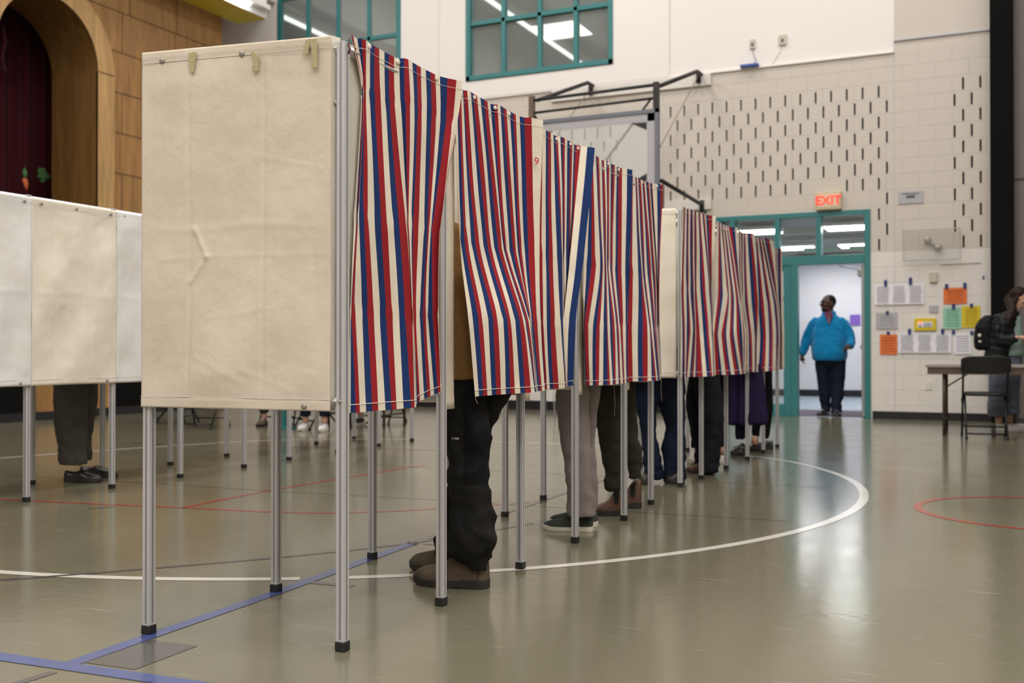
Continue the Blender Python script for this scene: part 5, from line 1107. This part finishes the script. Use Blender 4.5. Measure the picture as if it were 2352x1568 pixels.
# ================================================================ FURNITURE
def folding_chair(label, loc, rz, group=None):
    t = thing('folding_chair', label, 'chair', loc, group); T = Matrix.Translation(loc) @ Matrix.Rotation(rz, 4, 'Z')
    w_ = .21
    for k in (-1, 1):           # long tube: front foot up to the backrest (sitter faces +Y)
        MB().tube([(k * w_, .26, .02), (k * w_, .02, .47), (k * w_, -.16, .80)], .011, 8, T=T).build('leg', 'chair', t, sm=True)
        MB().tube([(k * (w_ - .02), -.27, .02), (k * (w_ - .02), .0, .36), (k * (w_ - .02), .08, .44)], .011, 8, T=T).build('leg', 'chair', t, sm=True)
        for y in (.26, -.27): MB().tube([(k * (w_ - (.02 if y < 0 else 0)), y, 0), (k * (w_ - (.02 if y < 0 else 0)), y, .03)], .015, 8, T=T).build('foot', 'cap', t, sm=True)
        MB().tube([(k * (w_ + .012), .03, .40), (k * (w_ + .012), -.12, .30)], .006, 6, T=T).build('brace', 'chair', t, sm=True)
    MB().tube([(-w_, .22, .10), (w_, .22, .10)], .009, 8, T=T).build('stretcher', 'chair', t, sm=True); MB().tube([(-w_ + .02, -.245, .055), (w_ - .02, -.245, .055)], .009, 8, T=T).build('stretcher', 'chair', t, sm=True)
    s = MB(); s.rings([((0, .02, .435), .19, .19), ((0, .02, .445), .205, .205), ((0, .02, .462), .205, .205), ((0, .02, .468), .19, .19)], 28, T=T, sq=5); s.build('seat', 'chair', t, sm=True)
    b = MB(); vs = []
    for i in range(17):
        u = -1 + 2 * i / 16; e = (1 - abs(u) ** 6)
        for yy, zz in ((-.135, .665 + .02 * (1 - e)), (-.175, .665 + .02 * (1 - e)), (-.205, .845 - .03 * (1 - e)), (-.165, .845 - .03 * (1 - e))): vs.append(T @ V(u * .235, yy - .025 * (1 - u * u) + .012, zz))
    b.add(vs, [(4 * i + k, 4 * i + (k + 1) % 4, 4 * i + 4 + (k + 1) % 4, 4 * i + 4 + k) for i in range(16) for k in range(4)] + [(3, 2, 1, 0), (64, 65, 66, 67)]); b.build('backrest', 'chair', t, bevel=.01, seg=3)
    return t
cf = V(-.115, 11.88, 0); folding_chair('black metal folding chair in front of the brown table at the right', cf, math.radians(4))
def folding_table(label, x0, x1, y, dep=.76):
    t = thing('folding_table', label, 'table', (x0, y, 0)); xa, xb = x0 + .18, x1 - .18
    MB().box((x0, y, .722), (x1, y + dep, .75)).build('tabletop', 'tbltop', t, bevel=.004); MB().box((x0 + .02, y + .015, .65), (x1 - .02, y + .04, .722)).box((x0 + .02, y + dep - .04, .65), (x1 - .02, y + dep - .015, .722)).build('apron', 'tbl', t)
    for x in (xa, xb):
        for yy in (y + .07, y + dep - .07): MB().tube([(x, yy, 0), (x, yy, .70)], .016, 10).build('leg', 'tblleg', t, sm=True)
        MB().tube([(x, y + .07, .15), (x, y + dep - .07, .15)], .012, 8).build('stretcher', 'tblleg', t, sm=True)
        MB().tube([(x, y + dep / 2, .50), (x + (.3 if x == xa else -.3), y + dep / 2, .70)], .008, 8).build('brace', 'tblleg', t, sm=True)
    return t
tl = at(2126, 845, 11.98); folding_table('long brown folding table behind the black chair at the right edge', tl.x, tl.x + 1.83, 11.92)
folding_table('brown folding table whose thin legs show under the nearest striped curtain', -7.4, -6.27, 10.30, .6)
folding_chair('black folding chair standing leftmost beneath the big cream panel', V(-9.25, 9.95, 0), math.radians(-70), 'chairs behind the booths')
folding_chair('black folding chair in the middle beneath the big cream panel with splayed legs', V(-8.42, 9.58, 0), math.radians(20), 'chairs behind the booths')
folding_chair('black folding chair holding the seated person in dark jeans', V(-7.12, 10.12, 0), math.radians(150), 'chairs behind the booths')
folding_chair('black folding chair seen just under the first striped curtain', V(-6.95, 11.15, 0), math.radians(185), 'chairs behind the booths')
folding_chair('black folding chair holding the seated person in olive trousers', V(-7.97, 10.48, 0), math.radians(200), 'chairs behind the booths')
def sitter(label, c, f, legm, shm, solem, topm, ank='skin'):
    """c: seat centre on the floor, f: facing"""
    f = Vector((*f, 0)).normalized(); s = V(f.y, -f.x, 0); up = V(0, 0, 1); c = Vector(c)
    p = thing('person', label, 'person', c, 'people seated behind the booths'); hip = c + up * .56 - f * .02; t = MB(); sk = MB()
    for k in (-1, 1):
        kn = hip + f * .42 + s * k * .12 - up * .03; an = kn - up * .40 - f * (.06 * k) + s * k * .01
        t.tube([hip + s * k * .08, hip.lerp(kn, .5) + s * k * .09 * .5, kn, kn.lerp(an, .5), an + up * .03], [.10, .088, .072, .064, .06], 14)
        sk.tube([hip + s * k * .08, kn, an - up * .04], [.07, .05, .034], 10); h = an - f * .06; h.z = 0; shoe(p, h, h + f * .27, 'sneaker', shm, solem, name='shoe')
    t.ball(hip, (.15, .15, .11), 16, 9); remesh(t, 'trousers', legm, p, vox=.014, disp=folds(.006))
    j = MB(); j.rings([(hip - up * .04, .16, .16), (hip + up * .2, .155, .14), (hip + up * .42, .18, .15), (hip + up * .52, .12, .1), (hip + up * .57, .06, .06)], 20)
    sk.rings([(hip, .13, .12), (hip + up * .45, .14, .11), (hip + up * .54, .055, .055), (hip + up * .64, .05, .05)], 16)
    for k in (-1, 1):
        a = hip + up * .47 + s * k * .19; e = a - up * .24 + f * .08 + s * k * .03; w_ = hip + f * .34 + up * .10 + s * k * .08
        j.tube([a - s * k * .07, a, e, w_ - f * .03], [.06, .062, .05, .038], 12); sk.tube([a, e, w_], [.04, .034, .026], 10); hand(sk, w_, f, -up, -s * k, 1, .5)
    T = head(sk, hip + up * .73 + f * .03, math.atan2(-f.x, f.y), -.15); body = remesh(sk, 'body', ank, p, vox=.010); remesh(j, 'shirt', topm, p, vox=.015, disp=folds(.006)); face(T, p, body)
    h = MB(); h.ball((0, -.02, .038), (.085, .101, .096), 16, 10, T); remesh(h, 'hair', 'hair_b', p, vox=.01)
sitter('seated person in dark jeans and grey and white sneakers under the big cream panel', (-7.10, 10.14, 0), (.3, -.95), 'jeans', 'sneak', 'solew', 'greyt')
sitter('seated person in olive trousers glimpsed under the big cream panel', (-7.97, 10.48, 0), (.35, -.93), 'olive', 'suede', 'soled', 'olive')
sitter('seated person with grey shoes glimpsed just under the first striped curtain corner', (-6.95, 11.15, 0), (.08, -1), 'navy', 'slip', 'solew', 'sage')
pt = thing('teal_post', 'slim teal post standing on the floor among the folding chairs', 'post', (-7.47, 9.85, 0)); MB().box((-7.5, 9.82, .02), (-7.44, 9.88, .75)).build('post', 'teal', pt, bevel=.004); MB().box((-7.58, 9.74, 0), (-7.36, 9.96, .02)).build('foot_plate', 'teal', pt, bevel=.004)
ez = thing('easel', 'thin chrome easel legs standing by the back wall behind grey trousers', 'easel', at(1268, 950, 12.6)); e0 = ez.location.copy(); e0.z = 0; ez.location = e0
for dx, dy in ((-.10, -.15), (.10, -.15), (0, .25)): MB().tube([e0 + V(dx, dy, 0), e0 + V(dx * .1, dy * .1, .95)], .008, 8).build('leg', 'alu', ez, sm=True)
MB().tube([e0 + V(-.075, -.11, .25), e0 + V(.075, -.11, .25)], .006, 6).build('crossbar', 'alu', ez, sm=True); MB().box(e0 + V(-.12, -.02, .93), e0 + V(.12, .02, .97)).build('ledge', 'alu', ez)
sc_ = fl(945, 1249); tag(MB().add([sc_ + V(-.03, 0, .002), sc_ + V(-.012, .012, .012), sc_ + V(.0, -.008, .003), sc_ + V(.02, .012, .012), sc_ + V(.04, 0, .002), sc_ + V(.01, -.02, .002)], [(0, 5, 2, 1), (2, 5, 4, 3)]).build('tape_scrap', 'cap'), 'small curled black tape scrap on the floor near the brown boots', 'scrap')

# ================================================================ ON THE BACK WALL
# basketball backboard and its wall mount
BY = 12.8; hp = thing('basketball_backboard', 'clear rectangular basketball backboard in grey frame hung from black pipes on the wall', 'backboard', V(-4.8, BY, 2.9))
x0, x1, z0, z1 = -5.70, -3.885, 2.90, 3.975
MB().box((x0, BY, z0), (x1, BY + .012, z1)).build('glass_board', 'bglass', hp)
f = MB(); b = .05
f.box((x0, BY - .02, z0 - .02), (x0 + b, BY + .035, z1)).box((x1 - b, BY - .02, z0 - .02), (x1, BY + .035, z1)).box((x0, BY - .02, z1 - b), (x1, BY + .035, z1)).box((x0, BY - .02, z0 - .02), (x1, BY + .035, z0 + b)); f.build('board_frame', 'bbf', hp)
f = MB(); q = .10
f.box((x0 + b, BY - .004, z0 + b), (x0 + b + q, BY, z1 - b)).box((x1 - b - q, BY - .004, z0 + b), (x1 - b, BY, z1 - b)).box((x0 + b, BY - .004, z1 - b - q), (x1 - b, BY, z1 - b)).box((x0 + b, BY - .004, z0 + b), (x1 - b, BY, z0 + b + q * .6)); f.build('white_border', 'greyp', hp)
for sx, zz, d in ((x1 - .16, z1 - .16, -1), (x1 - .16, z0 + .16, 1), (x0 + .16, z1 - .16, -1)):
    MB().prism([(sx, BY - .006, zz), (sx - .20 if sx > -4.5 else sx + .2, BY - .006, zz), (sx, BY - .006, zz + d * .10)], (0, .004, 0)).build('corner_bracket', 'cap', hp)
for x in (x0 + .02, -3.94): MB().box((x - .035, BY + .04, z0 - .1), (x + .035, BY + .11, 4.33)).build('upright', 'pipe' if x > -4.5 else 'woodb', hp)
MB().tube([(x0, BY + .07, 4.27), (-3.94, BY + .07, 4.30)], .022, 8).build('crossbar', 'pipe', hp, sm=True); MB().tube([(x0, BY + .07, 4.10), (-3.94, BY + .07, 4.13)], .018, 8).build('crossbar', 'pipe', hp, sm=True)
MB().tube([(-4.02, BY + .08, 4.12), (-4.86, BY + .08, 3.10)], .016, 8).build('diagonal_brace', 'pipe', hp, sm=True); MB().tube([(x0 + .02, BY + .08, 4.12), (-4.9, BY + .08, 2.95)], .016, 8).build('diagonal_brace', 'pipe', hp, sm=True)
for xa, xb in ((-3.94, -3.83), (x0 + .1, -5.46)):
    e = at(1601, 164, 14.0) if xa > -5 else at(1350, 190, 14.0); w0 = V(xb, WY - .06, 4.80)
    MB().tube([(xa, BY + .08, 4.27), (e.x, 14.0, e.z), (e.x + .02, 14.15, e.z - .01), w0 + V(0, 0, .04), w0], .028, 10).build('swing_arm', 'pipe', hp, sm=True)
    MB().tube([w0 + V(0, 0, .06), w0 - V(0, 0, .10)], .035, 10).build('hinge', 'pipe', hp, sm=True)
    MB().tube([w0, V(xa + .03, BY + .12, 3.5)], .007, 6).build('steel_cable', 'cable', hp, sm=True)
lw = at(1612, 470, WY - .06); MB().tube([(-3.88, BY + .1, 3.07), lw], .028, 10).build('lower_arm', 'pipe', hp, sm=True); MB().tube([lw + V(0, 0, .06), lw - V(0, 0, .1)], .033, 10).build('hinge', 'pipe', hp, sm=True)
lw2 = lw + V(-1.8, 0, 0); MB().tube([(x0 + .1, BY + .1, 3.07), lw2], .028, 10).build('lower_arm', 'pipe', hp, sm=True)
b2 = at(1520, 452, BY + .14); MB().box((b2.x - .045, BY + .12, 2.72), (b2.x + .03, BY + .17, 3.03)).build('wood_block', 'woodb', hp, bevel=.02, seg=3)
m = tag(MB().box((-6.1, WY - .045, 4.66), (-3.66, WY, 4.83)).build('mounting_board', 'bar', bevel=.004), 'upper cream mounting board on the wall behind the backboard arms', 'board')
m = tag(MB().box((-6.1, WY - .045, 2.90), (-3.66, WY, 3.05)).build('mounting_board', 'bar', bevel=.004), 'lower cream mounting board on the wall near the teal transom', 'board')
# exit sign
ex = thing('exit_sign', 'lit red EXIT sign in cream box above the teal door frame', 'exit sign', V(-2.05, WY, 2.93))
MB().box((-2.215, WY - .09, 2.795), (-1.885, WY, 3.035)).build('housing', 'exitb', ex, bevel=.01, seg=3); MB().box((-2.185, WY - .096, 2.825), (-1.915, WY - .088, 3.005)).build('sign_face', 'exitf', ex, bevel=.004)
text_mesh('EXIT', .165, V(-2.05, WY - .099, 2.915), Matrix.Rotation(math.radians(90), 3, 'X'), 'exitr', 'lettering', ex, ext=.003, bold=.0035)
# plaque
a = at(2063, 440, WY); b = at(2121, 466, WY); pq = tag(MB().box((a.x, WY - .012, b.z), (b.x, WY, a.z)).build('wall_plaque', 'greyp', bevel=.003), 'small grey plaque with dark lettering high on the wall right of the door', 'plaque')
mb = MB(); mb.box((a.x + .05, WY - .014, a.z - .045), (b.x - .05, WY - .012, a.z - .032)).box((a.x + .10, WY - .014, a.z - .095), (b.x - .10, WY - .012, a.z - .06)); mb.build('printed_lines', 'inkd', pq)
# wire guard
a = at(2076, 532, WY); b = at(2206, 592, WY); wg = thing('wire_guard', 'wire mesh guard cage mounted on the wall above the notices', 'wire guard', V((a.x + b.x) / 2, WY, b.z))
gm_ = MB(); gx0, gx1, gz0, gz1 = a.x, b.x, b.z - .02, a.z; D = .16
MB().tube([(gx0, WY - D, gz0), (gx1, WY - D, gz0), (gx1, WY - D, gz1), (gx0, WY - D, gz1)], .006, 6, closed=True).build('guard_frame', 'wire', wg)
for i in range(31):
    x = gx0 + (gx1 - gx0) * i / 30; gm_.tube([(x, WY - .003, gz0 - .0), (x, WY - D, gz0), (x, WY - D, gz1), (x, WY - .003, gz1)], .0013, 4)
for i in range(13):
    z = gz0 + (gz1 - gz0) * i / 12; gm_.tube([(gx0, WY - .003, z), (gx0, WY - D, z), (gx1, WY - D, z), (gx1, WY - .003, z)], .0013, 4)
for i in range(1, 4):
    y = WY - D * i / 4; gm_.tube([(gx0, y, gz0), (gx1, y, gz0)], .0013, 4)
g_ = gm_.build('wire_mesh', 'wire', wg); g_['kind'] = 'stuff'
fx = MB(); c = at(2140, 560, WY - .06); fx.ball(c + V(-.05, 0, .05), (.05, .03, .05), 12, 8).ball(c + V(.08, 0, -.05), (.05, .03, .04), 12, 8).tube([c + V(-.05, 0, .05), c + V(.08, 0, -.05)], .02, 8); remesh(fx, 'horn', 'wire', wg, vox=.01)
tag(MB().tube([at(2160, 606, WY - .012), at(2252, 603, WY - .012)], .006, 6).build('cable_conduit', 'bar', sm=True), 'thin horizontal conduit on the white wall below the wire guard', 'conduit')
# paper notices and wall plates
def note(px_, m, label, tapes=(), lines=8, lm='ink', name='paper_notice', cat='notice', cols=1, thick=.004, ztilt=0):
    x0, y0, x1, y1 = px_; a = at(x0, y0, WY); b = at(x1, y1, WY); X0, X1, Z1, Z0 = a.x, b.x, (a.z + at(x1, y0, WY).z) / 2, (b.z + at(x0, y1, WY).z) / 2
    Z1, Z0 = a.z, b.z if b.z < a.z - .05 else a.z - .1
    n = 12; vs = []
    for i in range(n + 1):
        u = i / n; yy = WY - thick - .004 * abs(math.sin(u * math.pi * cols))
        for z, o_ in ((Z1, 0), ((Z0 + Z1) / 2, .004), (Z0, .016 if cols > 1 else .007)): vs.append((X0 + (X1 - X0) * u, yy - o_ * (1 if thick < .01 else 0), z))
    k = len(vs); vs += [(x, y + .0012, z) for x, y, z in vs]; fs = []
    for i in range(n):
        for j in range(2):
            p = i * 3 + j; fs += [(p, p + 1, p + 4, p + 3), (k + p, k + p + 3, k + p + 4, k + p + 1)]
    o = MB().add(vs, fs).build(name, m, sm=False) if thick < .01 else MB().box((X0, WY - thick, Z0), (X1, WY, Z1)).build(name, m, bevel=.004)
    tag(o, label, cat)
    if lines:
        t = MB(); rnd = random.Random(int(x0))
        for c_ in range(cols):
            cx0 = X0 + (X1 - X0) * (c_ + .10) / cols; cx1 = X0 + (X1 - X0) * (c_ + .90) / cols
            for i in range(lines):
                z = Z1 - (Z1 - Z0) * (i + 1.2) / (lines + 1.4); yy = WY - thick - .0225 if cols > 1 else WY - thick - .0125
                w_ = (cx1 - cx0) * rnd.uniform(.75, 1); s_ = cx0 + ((cx1 - cx0) - w_) / 2; t.box((s_, yy, z - .004), (s_ + w_, yy + .0005, z + .004))
        t.build('printed_lines', lm, o)
    for tx, ty0, ty1 in tapes:
        p = at(tx, ty0, WY - .02); q_ = at(tx, ty1, WY - .02); MB().box((p.x - .018, WY - thick - .016, q_.z), (p.x + .018, WY - .002, p.z)).build('tape', 'btape', o)
note((2009, 654, 2122, 698), 'white_p', 'wide white printed sheets hung by two blue tapes, upper left of the notices', [(2034, 643, 658), (2091, 637, 654)], 10, cols=3)
note((2012, 718, 2062, 755), 'greyp', 'grey metal notice plate hung under blue tape between white sheets and orange sheet', [(2038, 714, 722)], 5, 'ink', cat='plate', name='wall_plate')
note((2021, 768, 2061, 814), 'orange', 'orange paper notice at the lower left beside the wide white sheets', [(2040, 761, 768)], 6, 'inko')
note((2063, 765, 2185, 810), 'white_p', 'wide white printed sheets beside the lower orange notice', [(2089, 755, 768), (2165, 755, 767)], 10, cols=3)
note((2190, 765, 2231, 813), 'white_p', 'single white printed page at the lower right below the mint notice', [(2190, 758, 767), (2232, 760, 768)], 7)
note((2167, 661, 2221, 697), 'orange', 'orange paper notice at the upper right held by two blue tapes', [(2174, 652, 663), (2216, 649, 662)], 5, 'inko')
note((2166, 706, 2209, 755), 'mint', 'mint green paper notice left of the yellow one', [(2190, 698, 710)], 7, 'inkm')
note((2209, 703, 2252, 752), 'yel', 'yellow paper notice right of the mint green one', [(2231, 697, 706)], 8, 'inky')
tag(MB().box((at(2257, 633, WY).x, WY - .004, at(2257, 642, WY).z), (at(2261, 633, WY).x, WY, at(2257, 633, WY).z)).build('tape_piece', 'btape'), 'single small blue tape piece by the black column', 'tape')
note((2135, 626, 2153, 648), 'plastic', 'small cream thermostat box above the notices', [], 0, name='thermostat', cat='thermostat', thick=.04)
note((2134, 701, 2155, 718), 'greyp', 'small square grey wall plate left of the orange notice', [], 0, name='wall_plate', cat='plate', thick=.012)
note((2125, 876, 2139, 895), 'bar', 'beige double wall outlet low beside the brown table', [], 0, name='wall_outlet', cat='outlet', thick=.01)
o = tag(MB().box((at(2100, 731, WY).x, WY - .03, at(2100, 759, WY).z), (at(2150, 731, WY).x, WY, at(2100, 731, WY).z)).build('switch_panel', 'yel', bevel=.004), 'yellow framed switch panel with small red light among the notices', 'switch panel')
c = at(2125, 745, WY); MB().box((c.x - .09, WY - .034, c.z - .035), (c.x + .09, WY - .03, c.z + .035)).build('switch_plate', 'white_p', o)
for i in range(5): MB().box((c.x - .02 + i * .02, WY - .042, c.z - .025), (c.x - .008 + i * .02, WY - .034, c.z + .025)).build('switch', 'ink', o)
MB().ball((c.x - .06, WY - .038, c.z + .025), .014, 10, 6).build('indicator_light', 'redl', o, sm=True)
MB().box((c.x - .07, WY - .038, c.z - .03), (c.x - .05, WY - .034, c.z - .005)).build('keyhole', 'inkd', o)
# fittings on the upper wall
for (x, y0_, y1_, lb) in ((1729, 92, 112, 'narrow cream outlet box high on the white wall above the blue ledge'), (1798, 82, 103, 'square cream outlet box high on the white wall, right one')):
    a = at(x - (6 if x < 1750 else 9), y0_, WY); b = at(x + (6 if x < 1750 else 9), y1_, WY); o = tag(MB().box((a.x, WY - .03, b.z), (b.x, WY, a.z)).build('outlet_box', 'plastic', bevel=.004), lb, 'outlet')
    MB().box(((a.x + b.x) / 2 - .015, WY - .034, (a.z + b.z) / 2 - .035), ((a.x + b.x) / 2 + .015, WY - .03, (a.z + b.z) / 2 + .015)).build('socket', 'inkd', o)
a = at(1703, 157, WY); b = at(1744, 148, WY); tag(MB().box((a.x, WY - .09, a.z - .01), (b.x, WY, a.z + .03)).build('blue_ledge', 'blue', bevel=.006), 'small dark blue ledge mounted where white plaster meets block wall', 'ledge')
tag(MB().tube([at(1733, 145, WY - .05), at(1736, 138, WY - .03), at(1731, 125, WY - .01), at(1729, 112, WY - .01)], .006, 6).build('cable', 'ink', sm=True), 'short grey cable from the narrow outlet down to the blue ledge', 'cable')
tag(MB().tube([at(1796, 103, WY - .008), at(1792, 118, WY - .008), at(1782, 133, WY - .008), at(1773, 150, WY - .008)], .004, 6).build('cable', 'bar', sm=True), 'thin cream cable curving down from the square outlet box', 'cable')
